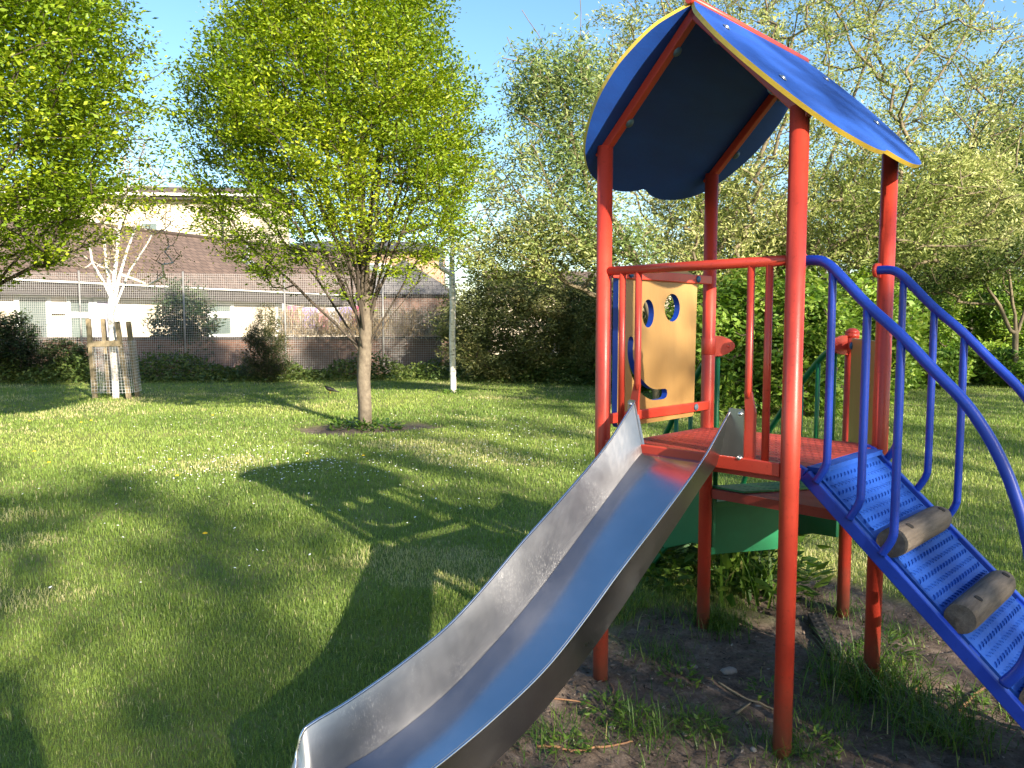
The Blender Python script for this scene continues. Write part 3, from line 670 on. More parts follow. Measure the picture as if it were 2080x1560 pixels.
WILLOW_W, WILLOW_L = wood, np_mesh('crown', V, F, False, clump_rnd(V, F, 1.1, 91, .6, rr2))
willow = place_tree('willow_tree', 'broad olive brown willow spreading behind the blue roof', 'tree', (0, 0, 0), 0, WILLOW_W, WILLOW_L, BARK_WILL, L_WILLOW)
# slender pale tree left of the roof, sky showing through
Y = 13.9; B = at(1335, 834, Y); B.z = -.1
lim = [[B, at(1330, 690, Y), at(1310, 600, Y), at(1290, 520, Y), at(1235, 430, Y), at(1190, 370, Y), at(1165, 290, Y), at(1150, 190, Y), at(1120, 110, Y), at(1060, 20, Y)],
       [at(1190, 370, Y), at(1185, 260, Y), at(1180, 120, Y), at(1178, -10, Y)], [at(1165, 290, Y), at(1110, 230, Y), at(1070, 160, Y), at(1030, 75, Y)],
       [at(1290, 520, Y), at(1200, 500, Y), at(1110, 450, Y), at(1050, 390, Y), at(1005, 330, Y)], [at(1235, 430, Y), at(1230, 300, Y), at(1240, 180, Y), at(1245, 70, Y)],
       [at(1150, 190, Y), at(1090, 130, Y), at(1020, 118, Y)], [at(1290, 520, Y), at(1240, 480, Y), at(1190, 455, Y), at(1130, 400, Y), at(1080, 300, Y)]]
cl = [ell_points(190, at(1110, 390, Y), (1.25, .8, 1.2), r_, .1, 15), ell_points(150, at(1180, 210, Y), (.72, .65, 1.3), r_, .1, 16), ell_points(75, at(1085, 165, Y), (.56, .5, .7), r_, .1, 17), ell_points(70, at(1250, 490, Y), (.9, .65, .55), r_, .1, 18)]
wood, P, D, rr2 = limbs_tree((3, Y, 1), lim, cl, .3, .7, .02, .0, .0045, .075, 37, 5)
D2 = unit(D + np.array([0, 0, .5])); V, F = spray(P + D2 * .12, D2, 56, .58, .095, .028, rr2, up=.1, flat=1, droop=.25, outward=.6, back=1)
place_tree('pale_young_willow', 'slender pale young willow with open twigs left of the blue roof', 'tree', (0, 0, 0), 0, wood, np_mesh('crown', V, F, False, clump_rnd(V, F, 1.2, 95, .6, rr2)), BARK_WILL, L_WGREEN)
# multi-stemmed tree at the right edge
Y = 19; B = at(2068, 705, Y); B.z = 0
lim = [[B, at(2062, 640, Y), at(2050, 560, Y), at(2040, 440, Y), at(2050, 300, Y)], [at(2062, 690, Y), at(2030, 620, Y), at(1990, 560, Y), at(1950, 500, Y), at(1920, 420, Y)],
       [at(2062, 690, Y), at(2085, 620, Y), at(2110, 500, Y), at(2130, 350, Y)], [at(2050, 560, Y), at(2010, 480, Y), at(1985, 400, Y), at(1960, 300, Y)]]
cl = [ell_points(520, at(2030, 430, Y), (2.3, 1.8, 2.2), r_, .2, 25), ell_points(260, at(1900, 520, Y), (1.5, 1.2, 1.0), r_, .2, 26), ell_points(380, at(2080, 250, Y), (2.0, 1.6, 1.9), r_, .2, 27)]
wood, P, D, rr2 = limbs_tree((12, Y, 1), lim, cl, .3, .6, .02, .0, .005, .07, 39, 5)
V, F = spray(P, unit(D + rr2.normal(0, .3, D.shape)), 34, .55, .085, .042, rr2, up=.5, flat=.8, droop=.1)
place_tree('multi_stem_tree', 'green tree with several thin stems at the right edge', 'tree', (0, 0, 0), 0, wood, np_mesh('crown', V, F, False, clump_rnd(V, F, 1.1, 96, .55, rr2)), BARK_WILL, L_MID)
# fuller trees further back on the right
def round_tree(seed, h, rad, zc, nl, nt, L, W):
    r = np.random.default_rng(seed); sk = Skel(); t = sk.limb([(0, 0, -.1), (.03, 0, h * .12), (0, .04, h * .25), (.05, 0, h * .4), (0, 0, h * .6), (0, 0, h * .8)])
    A = np.concatenate([ell_points(nt, (0, 0, zc), (rad, rad, h - zc), r, .3, seed)]); sk.attract(A, (0, 0, h * .2), .4, .8, .06, .1, r=r)
    w = sk.mesh('trunk', .007, 2.3, .16, 5); P, D = sk.tipdirs(); V, F = spray(P, D, nl, .8, L, W, r, up=.5, flat=.7)
    return w, np_mesh('crown', V, F, False, clump_rnd(V, F, .8, seed + 3, .55, r))
rw, rl = round_tree(51, 7.5, 3.1, 3.7, 44, 760, .12, .06)
for px, Y, sc, rz, lb in ((1500, 31, 1.0, 0, 'round green tree far behind the smiley board'), (1720, 28, 1.05, 1.3, 'round green tree glimpsed between the right posts'),
                          (1930, 34, 1.25, 2.6, 'tall green tree beyond the fence above the blue handrail'), (2090, 30, 1.3, 4.0, 'green tree crown rising at the far right edge')):
    place_tree('background_tree', lb, 'tree', (gx(px, Y), Y, 0), rz, rw, rl, BARK_DARK, L_MID, sc, 'round trees far behind the climbing frame')

# ------------------------------------------------------------------ birches
def make_birch(seed, full):
    r = np.random.default_rng(seed); sk = Skel()
    if full:
        t = sk.limb([(0, 0, -.05), (.0, 0, .6), (-.02, 0, 1.2), (-.04, 0, 1.7), (-.02, .02, 2.1)])
        sk.limb([(-.16, 0, 2.45), (-.38, 0, 2.85), (-.46, .05, 3.3), (-.52, .1, 3.9)], t[4])
        sk.limb([(-.08, .05, 2.5), (-.14, .08, 3.0), (-.18, .1, 3.6), (-.1, .1, 4.3)], t[4])
        m = sk.limb([(.06, 0, 2.5), (.14, 0, 3.0), (.20, .0, 3.5), (.36, 0, 4.2), (.5, 0, 4.9)], t[4])
        sk.limb([(.24, -.1, 2.6), (.42, -.12, 3.1), (.62, -.1, 3.6), (.9, -.1, 4.2)], t[3])
        sk.limb([(.3, .2, 2.7), (.6, .3, 3.2), (.95, .35, 3.6)], t[3])
        A = np.concatenate([ell_points(110, (.75, 0, 3.7), (.95, .9, 1.3), r, 0, seed), ell_points(80, (-.5, 0, 3.4), (.9, .8, 1.0), r, 0, seed + 1), ell_points(40, (.5, 0, 5.0), (.6, .5, .7), r, 0, seed + 2)])
        sk.attract(A, (0, 0, 2), .25, .9, .010, .0, r=r); w = sk.mesh('trunk', .0028, 2.0, .075, 7); n = 15
    else:
        t = sk.limb([(0, 0, -.05), (-.01, 0, .6), (-.02, 0, 1.3), (.0, 0, 2.0), (-.02, 0, 2.7), (0, 0, 3.4), (0, 0, 4.2)])
        A = ell_points(120, (0, 0, 4.4), (1.0, 1.0, 1.5), r, 0, seed); sk.attract(A, (0, 0, 2), .25, .7, .03, .1, r=r); w = sk.mesh('trunk', .0038, 2.1, .070, 8); n = 16
    P, D = sk.tipdirs(); V, F = spray(P, D, n, .5, .042, .034, r, up=.2, flat=1, droop=.3, back=1)
    return w, np_mesh('crown', V, F, False, clump_rnd(V, F, 2, seed + 3, .6, r))
bx = at(235, 800, 16.4); w, l = make_birch(5, True)
place_tree('birch_tree', 'white stemmed birch forking inside a wooden tree guard', 'tree', (bx.x, 16.4, 0), 0, w, l, BIRCH, L_BIRCH)
bx2 = at(921, 798, 17.6); w, l = make_birch(8, False)
place_tree('birch_tree', 'slim straight white birch trunk in front of the dark hedge', 'tree', (bx2.x, 17.6, 0), 0, w, l, BIRCH, L_BIRCH)
# tree guard
STAKE = mat('weathered_stake', (.30, .24, .15), (.19, .15, .09), .9, scale=8, stretch=(6, 6, .6), bmp=.3); WIRE = mat('galvanised_wire', (.60, .60, .60), (.48, .48, .48), .45, .3)
g_ = thing('tree_guard', 'four weathered stakes with wire mesh guarding the forked birch', 'tree guard', (bx.x, 16.4, 0))
for x, y, lx, ly in ((-.30, -.25, -.07, -.02), (-.27, .28, -.10, .03), (.40, -.22, -.20, .0), (.33, .30, -.17, .04)):
    b = MB(); b.bar((x, y, -.1), (x + lx, y + ly, 1.62 if x > 0 else 1.68), .085, .085, (0, 1, 0)); b.build('stake', STAKE, g_, 1, .012)
for y in (-.30,):
    b = MB(); b.bar((-.40, y, 1.15), (.30, y, 1.17), .02, .12, (0, 0, 1)); b.build('crossbar', STAKE, g_, 1, .006)
b = MB()
ring = [(-.35, -.30), (.42, -.29), (.45, .0), (.38, .36), (-.32, .34), (-.38, 0)]
for k in range(len(ring)):
    p, q = ring[k], ring[(k + 1) % len(ring)]; L = math.dist(p, q); m_ = max(2, int(L / .062))
    for i in range(m_):
        t = i / m_; x, y = p[0] + (q[0] - p[0]) * t, p[1] + (q[1] - p[1]) * t; b.tube([(x, y, .12), (x * .9 - .04, y * .95, 1.22)], .0036, 4, False)
    for z in np.arange(.14, 1.23, .062):
        s_ = (z - .12) / 1.1; b.tube([(p[0] * (1 - .1 * s_) - .04 * s_, p[1] * (1 - .05 * s_), z), (q[0] * (1 - .1 * s_) - .04 * s_, q[1] * (1 - .05 * s_), z)], .0036, 4, False)
b.build('wire_mesh', WIRE, g_)

# ------------------------------------------------------------------ shrubs, hedge, weeds
def make_shrub(seed, hx, hy, h, nt, nl, L, W, stems=7, z0=.15, sp=.35, up=.5, droop=.15):
    r = np.random.default_rng(seed); sk = Skel()
    for i in range(stems):
        a = i * 2.4 + r.random(); q = .6 * r.random() ** .5
        pts = [(.1 * math.cos(a) * hx, .1 * math.sin(a) * hy, -.05)] + [(hx * q * t * math.cos(a) + r.normal(0, .03), hy * q * t * math.sin(a) + r.normal(0, .03), h * .75 * t) for t in (.25, .5, .75, 1)]
        sk.limb(pts)
    A = ell_points(nt, (0, 0, h * .5), (hx, hy, h * .56), r, .3, seed, z0); sk.attract(A, (0, 0, 0), .3, .5, .04, .0, r=r)
    w = sk.mesh('stems', .004, 2.4, .035, 4); P, D = sk.tipdirs(); V, F = spray(P, D, nl, sp, L, W, r, up=up, flat=.8, droop=droop)
    return w, np_mesh('foliage', V, F, False, clump_rnd(V, F, 1.6, seed + 3, .55, r))
def shrub(name, label, px, Y, md, ml, rz=0, sc=1, group=None, cat='shrub'):
    w, l = md; t = thing(name, label, cat, (gx(px, Y), Y, 0), rz, group); t.scale = sc if hasattr(sc, '__len__') else (sc, sc, sc)
    link('stems', w, [] if w.materials else BARK_DARK, t); link('foliage', l, [] if l.materials else ml, t); return t
elder = make_shrub(71, 1.15, .9, 2.5, 330, 40, .12, .052, 9, sp=.42, droop=.3)
G_ = 'leafy elder bushes behind the climbing frame'
for px, Y, rz, sc, lb in ((1500, 13.6, 0, 1.0, 'bright green leafy bush right behind the smiley board'), (1630, 13.2, 1.4, .95, 'bright green leafy bush behind the nearest red post'),
                          (1745, 14.6, 2.7, .98, 'bright green leafy bush behind the short capped post'), (1400, 15.2, 4.1, .8, 'green bush seen through the mouth of the smiley board'), (1560, 15.8, 5.2, 1.25, 'tall green bush above the steel slide'), (1880, 21.5, .7, 1.0, 'green bush beyond the blue handrail in front of the paling fence'), (1985, 22.0, 2.2, 1.15, 'green bush left of the many stemmed tree'), (2085, 21.0, 3.4, 1.1, 'green bush at the right edge behind the many stemmed tree')):
    shrub('elder_bush', lb, px, Y, elder, L_GREEN, rz, sc, G_)
low = make_shrub(73, 1.2, .8, .85, 230, 34, .10, .055, 8, .05, sp=.3)
for px, Y, rz, sc, lb in ((1870, 19, 0, 1.1, 'low green bush under the blue handrail by the paling fence'), (1985, 20.5, 2, 1.25, 'low green bush at the foot of the many stemmed tree'), (2085, 19.5, 4, 1.1, 'low green bush at the right edge of the lawn'),
                          (1790, 17.5, 1, .95, 'low green bush beside the rear right post'), (1300, 18.5, 1, 1.0, 'low bush behind the left red post'), (1440, 14.0, 3, .8, 'low dark bush beneath the smiley board')):
    shrub('low_bush', lb, px, Y, low, L_GREEN, rz, sc, 'low bushes along the far edge of the lawn')
hedge_m = make_shrub(75, 2.3, 1.1, 3.05, 1300, 40, .10, .036, 16, .1, sp=.45, up=.3)
shrub('overgrown_hedge', 'dark tangled overgrown hedge behind the slim birch', 1060, 21.4, hedge_m, L_IVY, 0, (1.05, 1, 1), None, 'hedge')
shrub('overgrown_hedge', 'dark tangled hedge end beside the left red post', 1225, 20.6, hedge_m, L_IVY, 2.2, (.75, .8, .9), None, 'hedge')
sh = make_shrub(77, .75, .6, 2.35, 260, 34, .085, .045, 7, .2, sp=.35)
shrub('ivy_bush', 'dark leafy bush standing behind the wire fence left of centre', 372, 23.6, sh, L_DARK, 0, (1.35, 1, 1.25), None)
shrub('dark_bush', 'dark bush at the left edge below the grey window', 25, 21.4, sh, L_DARK, 2, (1.6, 1.1, .82), None)
shrub('dark_bush', 'small dark bush between the left edge and the tree guard', 130, 21.6, sh, L_DARK, 1, (1.0, .9, .5), None)
def make_conifer():
    r = np.random.default_rng(79); sk = Skel(); t = sk.limb([(0, 0, -.05), (0, 0, .5), (0, 0, 1.0), (0, 0, 1.5), (0, 0, 2.0)])
    zt = np.array([.1, .4, 1.0, 1.5, 1.9, 2.2]); rt = np.array([.35, .68, .62, .45, .25, .05]); A = env_points(420, zt, rt, 0, 0, r, .3); sk.attract(A, (0, 0, 0), .15, .2, .02, .1, r=r)
    w = sk.mesh('trunk', .004, 2.3, .05, 5); P, D = sk.tipdirs(); V, F = spray(P, unit(D + np.array([0, 0, .4])), 46, .28, .06, .014, r, up=.2, flat=1, outward=.6)
    return w, np_mesh('crown', V, F, False, clump_rnd(V, F, 2.2, 80, .5, r))
w, l = make_conifer(); place_tree('conifer_bush', 'small dark conifer with brown tipped needles by the wire fence', 'tree', (gx(540, 21.2), 21.2, 0), 0, w, l, BARK_DARK, L_FIR, 1.0)
# strip of nettles and dock along the foot of the fence
def weed_strip():
    r = np.random.default_rng(81); n = 26000; px = r.uniform(-260, 1330, n); Yb = np.interp(px, [-260, 300, 900, 1330], [20.6, 21.5, 22.2, 19.6])
    hgt = np.interp(fbm(px * .012, px * 0, 1, 82), [.2, .8], [.22, .78]); Yv = Yb + r.normal(0, .45, n); u = r.random(n) ** .8
    X = (px - 1040) / FPX * Yv; z = u * hgt * np.clip(1.15 - np.abs(Yv - Yb) / 1.0, .25, 1)
    P = np.stack([X, Yv, z + .02], 1); D = unit(np.stack([r.normal(0, 1, n), r.normal(-.2, 1, n), r.normal(.1, .4, n)], 1)); N = unit(np.array([0, 0, 1]) + r.normal(0, .5, (n, 3)))
    V, F = leaves_arrays(P, D, N, r.uniform(.06, .14, n), r.uniform(.04, .075, n)); me = np_mesh('nettle_strip', V, F, False, clump_rnd(V, F, 1.2, 83, .6, r)); return me
tag(link('weeds', weed_strip(), L_MID), 'low green weeds growing along the foot of the wire fence', 'weeds', kind='stuff')

# ------------------------------------------------------------------ fence, walls, houses
def brick_mat(name, c1, c2, mortar, scale, rough=.85):
    m, n, l, b = nodes_of(name); t = n.new('ShaderNodeTexBrick'); co = n.new('ShaderNodeTexCoord'); mp = n.new('ShaderNodeMapping'); mp.inputs['Rotation'].default_value = (R(90), 0, 0)
    l.new(co.outputs['Object'], mp.inputs[0]); l.new(mp.outputs[0], t.inputs[0]); t.inputs['Scale'].default_value = scale; t.inputs['Color1'].default_value = (*c1, 1); t.inputs['Color2'].default_value = (*c2, 1); t.inputs['Mortar'].default_value = (*mortar, 1)
    t.inputs['Mortar Size'].default_value = .012; t.inputs['Brick Width'].default_value = .225; t.inputs['Row Height'].default_value = .075; t.inputs['Scale'].default_value = 1
    t2 = noise(n, l, 1.1, 6, .65); r2 = ramp(n, l, t2.outputs[0], [(.3, (.6, .58, .55)), (.65, (1, 1, 1))])
    mx = n.new('ShaderNodeMix'); mx.data_type = 'RGBA'; mx.blend_type = 'MULTIPLY'; mx.inputs[0].default_value = .8; l.new(t.outputs[0], mx.inputs[6]); l.new(r2.outputs[0], mx.inputs[7])
    l.new(mx.outputs[2], b.inputs['Base Color']); b.inputs['Roughness'].default_value = rough; return m
BRICK_CREAM = brick_mat('cream_brick', (.70, .60, .44), (.63, .53, .38), (.58, .52, .43), 1)
BRICK_RED = brick_mat('red_brick', (.20, .10, .065), (.15, .075, .05), (.17, .14, .12), 1)
BRICK_ORANGE = brick_mat('orange_brick', (.42, .25, .15), (.36, .21, .12), (.4, .33, .26), 1)
def tile_mat(name, c1, c2):
    m, n, l, b = nodes_of(name); t = n.new('ShaderNodeTexBrick'); co = n.new('ShaderNodeTexCoord'); l.new(co.outputs['UV'], t.inputs[0])
    t.inputs['Scale'].default_value = 1; t.inputs['Brick Width'].default_value = .33; t.inputs['Row Height'].default_value = .30; t.inputs['Mortar Size'].default_value = .02
    t.inputs['Color1'].default_value = (*c1, 1); t.inputs['Color2'].default_value = (*c2, 1); t.inputs['Mortar'].default_value = tuple(x * .45 for x in c2) + (1,)
    t2 = noise(n, l, 2.5, 6, .7); r2 = ramp(n, l, t2.outputs[0], [(.3, (.6, .6, .6)), (.6, (1, 1, 1)), (.75, (1.25, 1.25, 1.2))])
    mx = n.new('ShaderNodeMix'); mx.data_type = 'RGBA'; mx.blend_type = 'MULTIPLY'; mx.inputs[0].default_value = .9; l.new(t.outputs[0], mx.inputs[6]); l.new(r2.outputs[0], mx.inputs[7])
    l.new(mx.outputs[2], b.inputs['Base Color']); b.inputs['Roughness'].default_value = .85; bump(n, l, t.outputs['Fac'], -.6, .02, b); return m
TILE_BROWN = tile_mat('brown_roof_tiles', (.155, .105, .08), (.12, .08, .06)); TILE_GREY = tile_mat('grey_roof_tiles', (.11, .10, .10), (.085, .08, .08))
WHITE = mat('white_frame_paint', (.78, .77, .74), (.70, .69, .66), .5); DARKPAINT = mat('dark_fascia', (.04, .032, .03), (.03, .025, .022), .6)
GLASS = mat('window_glass', (.16, .20, .18), (.08, .10, .10), .12, scale=.8, spec=.8); LEAD = mat('lead_flashing', (.35, .36, .38), (.27, .28, .3), .5)
PIPE = mat('black_pipe', (.02, .02, .022), None, .5); PURPLE_BLIND = mat('pale_blind', (.45, .42, .55), (.38, .35, .48), .8)
def roof_plane(name, quad, m, parent, th=.12):
    """tiled slope, quad = eave left, eave right, ridge right, ridge left; UV in metres"""
    q = [Vector(p) for p in quad]; nrm = (q[1] - q[0]).cross(q[3] - q[0]).normalized()
    if nrm.z < 0: nrm = -nrm
    me = bpy.data.meshes.new(name); vv = q + [p - nrm * th for p in q]
    me.from_pydata([tuple(v) for v in vv], [], [(0, 1, 2, 3), (7, 6, 5, 4), (0, 4, 5, 1), (1, 5, 6, 2), (2, 6, 7, 3), (3, 7, 4, 0)])
    uv = me.uv_layers.new(name='UVMap'); ex = (q[1] - q[0]).normalized(); ey = nrm.cross(ex)
    for p in me.polygons:
        for li in p.loop_indices: v = vv[me.loops[li].vertex_index] - q[0]; uv.data[li].uv = (v.dot(ex), v.dot(ey))
    me.update(); return link(name, me, m, parent)
def window(parent, x, z, w, h, y=-.02, mull=1, blind=None, frame_m=WHITE, fw=.07, trans=None):
    """framed window set proud of a wall whose face is y = 0 and outside is -y"""
    b = MB(); f = fw
    b.box((x, y, z + h / 2 - f / 2), (w, .08, f)); b.box((x, y, z - h / 2 + f / 2), (w, .08, f))
    for sx in (-1, 1): b.box((x + sx * (w / 2 - f / 2), y, z), (f, .08, h - 2 * f))
    for k in range(1, mull + 1): b.box((x - w / 2 + w * k / (mull + 1), y, z), (f * .8, .07, h - 2 * f))
    if trans: b.box((x, y - .002, z + h / 2 - trans), (w - 2 * f, .066, f * 1.6))
    wn_ = b.build('window', frame_m, parent, 1)
    b = MB(); b.box((x, y + .025, z), (w - 2 * f + .01, .02, h - 2 * f + .01)); b.build('pane', blind or GLASS, wn_)
    b = MB(); b.box((x, y - .03, z - h / 2 - .035), (w + .1, .14, .05)); b.build('sill', WHITE, wn_); return wn_
# bungalow
BO = Vector((-18.6, 19.45, 0)); BA = math.atan2(.8774, .4797)
bung = thing('bungalow', 'long low cream brick bungalow with brown tiled roof behind the wire fence', 'house', BO, BA)
BL = 26
def wx(px, z=1.8):   # distance along the bungalow wall of photo column px
    a = (px - 1040) / FPX; d = (math.cos(BA), math.sin(BA)); # a*Y = X
    # BO + d*s : X = a*Y
    return (a * BO.y - BO.x) / (d[0] - a * d[1])
b = MB(); b.box((BL / 2, 3.6, 1.5), (BL, 7.2, 3.0)); b.build('wall', BRICK_CREAM, bung)
roof_plane('roof', [(-.3, -.55, 3.0), (BL + .3, -.55, 3.0), (BL + .3, 3.6, 5.45), (-.3, 3.6, 5.45)], TILE_BROWN, bung)
roof_plane('roof', [(BL + .3, 7.75, 3.0), (-.3, 7.75, 3.0), (-.3, 3.6, 5.45), (BL + .3, 3.6, 5.45)], TILE_BROWN, bung)
b = MB(); b.box((BL / 2, -.40, 2.70), (BL + .4, .06, .40)); b.box((BL / 2, -.2, 2.52), (BL + .4, .34, .03)); b.build('fascia', DARKPAINT, bung)
b = MB(); b.tube([(-.2, -.52, 2.95), (BL + .2, -.52, 2.95)], .035, 10); b.build('gutter', WHITE, bung)
b = MB(); b.tube([(-.3, 3.6, 5.47), (BL + .3, 3.6, 5.47)], .10, 8); b.build('ridge_tiles', TILE_BROWN, bung)
x0, x1 = wx(32), wx(106); window(bung, (x0 + x1) / 2, 1.72, x1 - x0, 1.7, mull=0, fw=.14)
x0, x1 = wx(138), wx(190); window(bung, (x0 + x1) / 2, 1.45, x1 - x0, 2.1, mull=0, fw=.12, trans=.62)
x0, x1 = wx(192), wx(240); window(bung, (x0 + x1) / 2, 1.45, x1 - x0, 2.1, mull=0, fw=.12, blind=PURPLE_BLIND)
x0, x1 = wx(420), wx(476); window(bung, (x0 + x1) / 2, 1.75, x1 - x0, 1.5, mull=0, fw=.16, trans=.55)
x0, x1 = wx(560), wx(600); window(bung, (x0 + x1) / 2, 1.75, x1 - x0, 1.4, mull=0, fw=.12)
xv = wx(118); b = MB(); b.box((xv, -.06, 2.1), (.5, .12, .38)); b.build('vent_box', WHITE, bung, 1, .01)
b = MB(); b.box((BL / 2, -.006, .45), (BL, .02, .9)); b.build('plinth', BRICK_RED, bung)
vx = wx(512) + 1.5
b = MB(); b.tube([(vx, 1.7, 4.0), (vx, 1.7, 5.0)], .06, 10); b.tube([(vx, 1.7, 4.96), (vx, 1.7, 5.1)], .09, 10); vp = b.build('flue_pipe', LEAD, bung)
sl_ = Vector((0, 4.15, 2.45)).normalized(); ce = Vector((vx, 1.7, 3.0 + (1.7 + .55) * 2.45 / 4.15))
b = MB(); b.bar(ce - sl_ * .3 + Vector((0, -.02, .03)), ce + sl_ * .3 + Vector((0, -.02, .03)), .7, .02, (0, -.5, .85)); b.build('flashing', LEAD, vp)
# two storey block behind
apt = thing('apartment_block', 'two storey cream building with brown roof rising behind the bungalow', 'building', (at(-160, 600, 49).x, 49, 0), R(3))
AL = at(505, 600, 47.5).x - at(-160, 600, 49).x
b = MB(); b.box((AL / 2, 4, 4.8), (AL, 8, 9.6)); b.build('wall', BRICK_CREAM, apt)
roof_plane('roof', [(-.5, -.6, 9.75), (AL + .4, -.6, 9.75), (AL + .4, 4, 10.9), (-.5, 4, 10.9)], TILE_BROWN, apt, .2)
roof_plane('roof', [(AL + .4, 8.6, 9.75), (-.5, 8.6, 9.75), (-.5, 4, 10.9), (AL + .4, 4, 10.9)], TILE_BROWN, apt, .2)
b = MB(); b.box((AL / 2, -.45, 9.5), (AL + .7, .1, .24)); b.build('fascia', DARKPAINT, apt)
b = MB(); b.tube([(-.4, -.62, 9.66), (AL + .4, -.62, 9.66)], .09, 10); b.build('gutter', WHITE, apt)
for px in (60, 180, 294):
    x = at(px, 600, 48.7).x - apt.location.x; window(apt, x, 7.5, 1.25, 1.15, mull=0, fw=.16)
x = at(438, 600, 48.3).x - apt.location.x; b = MB(); b.tube([(x, -.1, 0), (x, -.1, 9.3)], .07, 8); b.build('drainpipe', PIPE, apt)
b = MB(); x0, x1 = at(450, 600, 47).x - apt.location.x, at(552, 600, 47).x - apt.location.x
b.box(((x0 + x1) / 2, -1.2, 5.7), (x1 - x0, 2.2, .2)); bal = b.build('balcony', BRICK_CREAM, apt)
b = MB(); b.bar((x0, -2.25, 6.95), (x1, -2.25, 6.95), .06, .06)
for x in np.arange(x0, x1, .2): b.bar((x, -2.25, 5.8), (x, -2.25, 6.92), .03, .03, (0, 1, 0))
b.build('railing', PIPE, bal)
# orange brick houses further right
oh = thing('brick_house', 'orange brick house with grey hipped roof behind the middle tree', 'house', (at(560, 600, 44).x, 44, 0), R(4))
OL = at(900, 600, 44).x - at(560, 600, 44).x
b = MB(); b.box((OL / 2, 3.5, 2.9), (OL, 7, 5.8)); b.build('wall', BRICK_ORANGE, oh)
roof_plane('roof', [(-.3, -.4, 5.8), (OL + .3, -.4, 5.8), (OL - 1.5, 3.5, 6.6), (1.5, 3.5, 6.6)], TILE_GREY, oh)
window(oh, OL * .3, 4.4, 1.3, 1.2); window(oh, OL * .62, 4.4, 1.3, 1.2)
gw = thing('garden_outbuilding', 'grey hipped roof outbuilding half hidden behind the middle tree', 'outbuilding', (at(735, 600, 29).x, 29, 0), R(10))
GLn = at(915, 600, 29).x - at(735, 600, 29).x
b = MB(); b.box((GLn / 2, 2, 1.35), (GLn, 4, 2.7)); b.build('wall', BRICK_RED, gw)
me = bpy.data.meshes.new('roof'); me.from_pydata([(-.3, -.3, 2.68), (GLn + .3, -.3, 2.68), (GLn + .3, 4.3, 2.68), (-.3, 4.3, 2.68), (GLn * .5, 2, 4.15)], [], [(0, 1, 4), (1, 2, 4), (2, 3, 4), (3, 0, 4), (3, 2, 1, 0)])
uv = me.uv_layers.new(name='UVMap')
for p in me.polygons:
    for li in p.loop_indices: v = me.vertices[me.loops[li].vertex_index].co; uv.data[li].uv = ((v.x, v.y * 1.2) if abs(p.normal.x) < .3 else (v.y, v.x * 1.2))
link('roof', me, TILE_GREY, gw)
# house at far right behind paling fence
rh = thing('distant_house', 'low house with brown roof seen beyond the paling fence at right', 'house', (at(1690, 600, 33).x, 33, 0), R(-8))
RLn = at(1985, 600, 32).x - at(1690, 600, 33).x
b = MB(); b.box((RLn / 2, 3, 1.15), (RLn, 6, 2.3)); b.build('wall', BRICK_CREAM, rh)
roof_plane('roof', [(-.4, -.5, 2.3), (RLn + .4, -.5, 2.3), (RLn - .9, 3, 3.9), (1.0, 3, 3.9)], TILE_BROWN, rh)
window(rh, RLn * .25, 1.4, 1.2, 1.1); window(rh, RLn * .7, 1.4, 1.2, 1.1)
hh = thing('distant_house', 'pale roofed house seen above the dark hedge', 'house', (at(1000, 600, 40).x, 40, 0), R(5))
HLn = at(1440, 600, 40).x - at(1000, 600, 40).x
b = MB(); b.box((HLn / 2, 3, 1.7), (HLn, 6, 3.4)); b.build('wall', BRICK_CREAM, hh)
roof_plane('roof', [(-.4, -.5, 3.4), (HLn + .4, -.5, 3.4), (HLn + .4, 3, 4.5), (-.4, 3, 4.5)], TILE_BROWN, hh)
# paling fence on the right
pf = thing('paling_fence', 'grey wooden paling fence behind the low bushes at right', 'fence', (at(1700, 700, 23).x, 23, 0), R(6))
PL = at(2010, 700, 24).x - at(1700, 700, 23).x
PALE = mat('grey_paling', (.07, .06, .05), (.04, .034, .03), .9, scale=4, stretch=(8, 8, .5))
b = MB()
for x in np.arange(0, PL, .115): b.box((x, 0, .72), (.075, .02, 1.44 + .04 * random.random()))
b.build('palings', PALE, pf)
for z in (.35, 1.15):
    b = MB(); b.box((PL / 2, .035, z), (PL, .045, .08)); b.build('rail', PALE, pf)
for x in np.arange(.1, PL, 2.4):
    b = MB(); b.box((x, .11, .75), (.09, .09, 1.6)); b.build('post', PALE, pf)
# garden wall and welded mesh fence
WA, WB_ = Vector((-20.5, 21.9, 0)), Vector((-2.2, 24.3, 0)); wa = math.atan2(WB_.y - WA.y, WB_.x - WA.x); WL = (WB_ - WA).length
gwall = thing('brick_garden_wall', 'low red brown brick wall running behind the wire fence', 'wall', WA, wa)
b = MB(); b.box((WL / 2, .12, .55), (WL, .22, 1.1)); b.build('brickwork', BRICK_RED, gwall)
b = MB(); b.box((WL / 2, .12, 1.14), (WL, .28, .08)); b.build('coping', mat('wall_coping', (.10, .085, .075), (.06, .05, .045), .9), gwall)
FA, FB = Vector((-20.5, 20.9, 0)), Vector((-1.0, 23.1, 0)); fa = math.atan2(FB.y - FA.y, FB.x - FA.x); FL = (FB - FA).length
fen = thing('mesh_fence', 'tall galvanised welded mesh fence between the lawn and the houses', 'fence', FA, fa)
FH = 3.0; npan = 7; FENCE = mat('fence_wire', (.55, .53, .51), (.42, .41, .39), .5, .2); FPOST = mat('fence_post', (.24, .235, .22), (.18, .175, .17), .5, .2)
for k in range(npan + 1):
    x = FL * k / npan; b = MB(); b.tube([(x, .04, -.1), (x, .04, FH + .05)], .028, 10); b.dome((x, .04, FH + .05), .03); b.build('post', FPOST, fen)
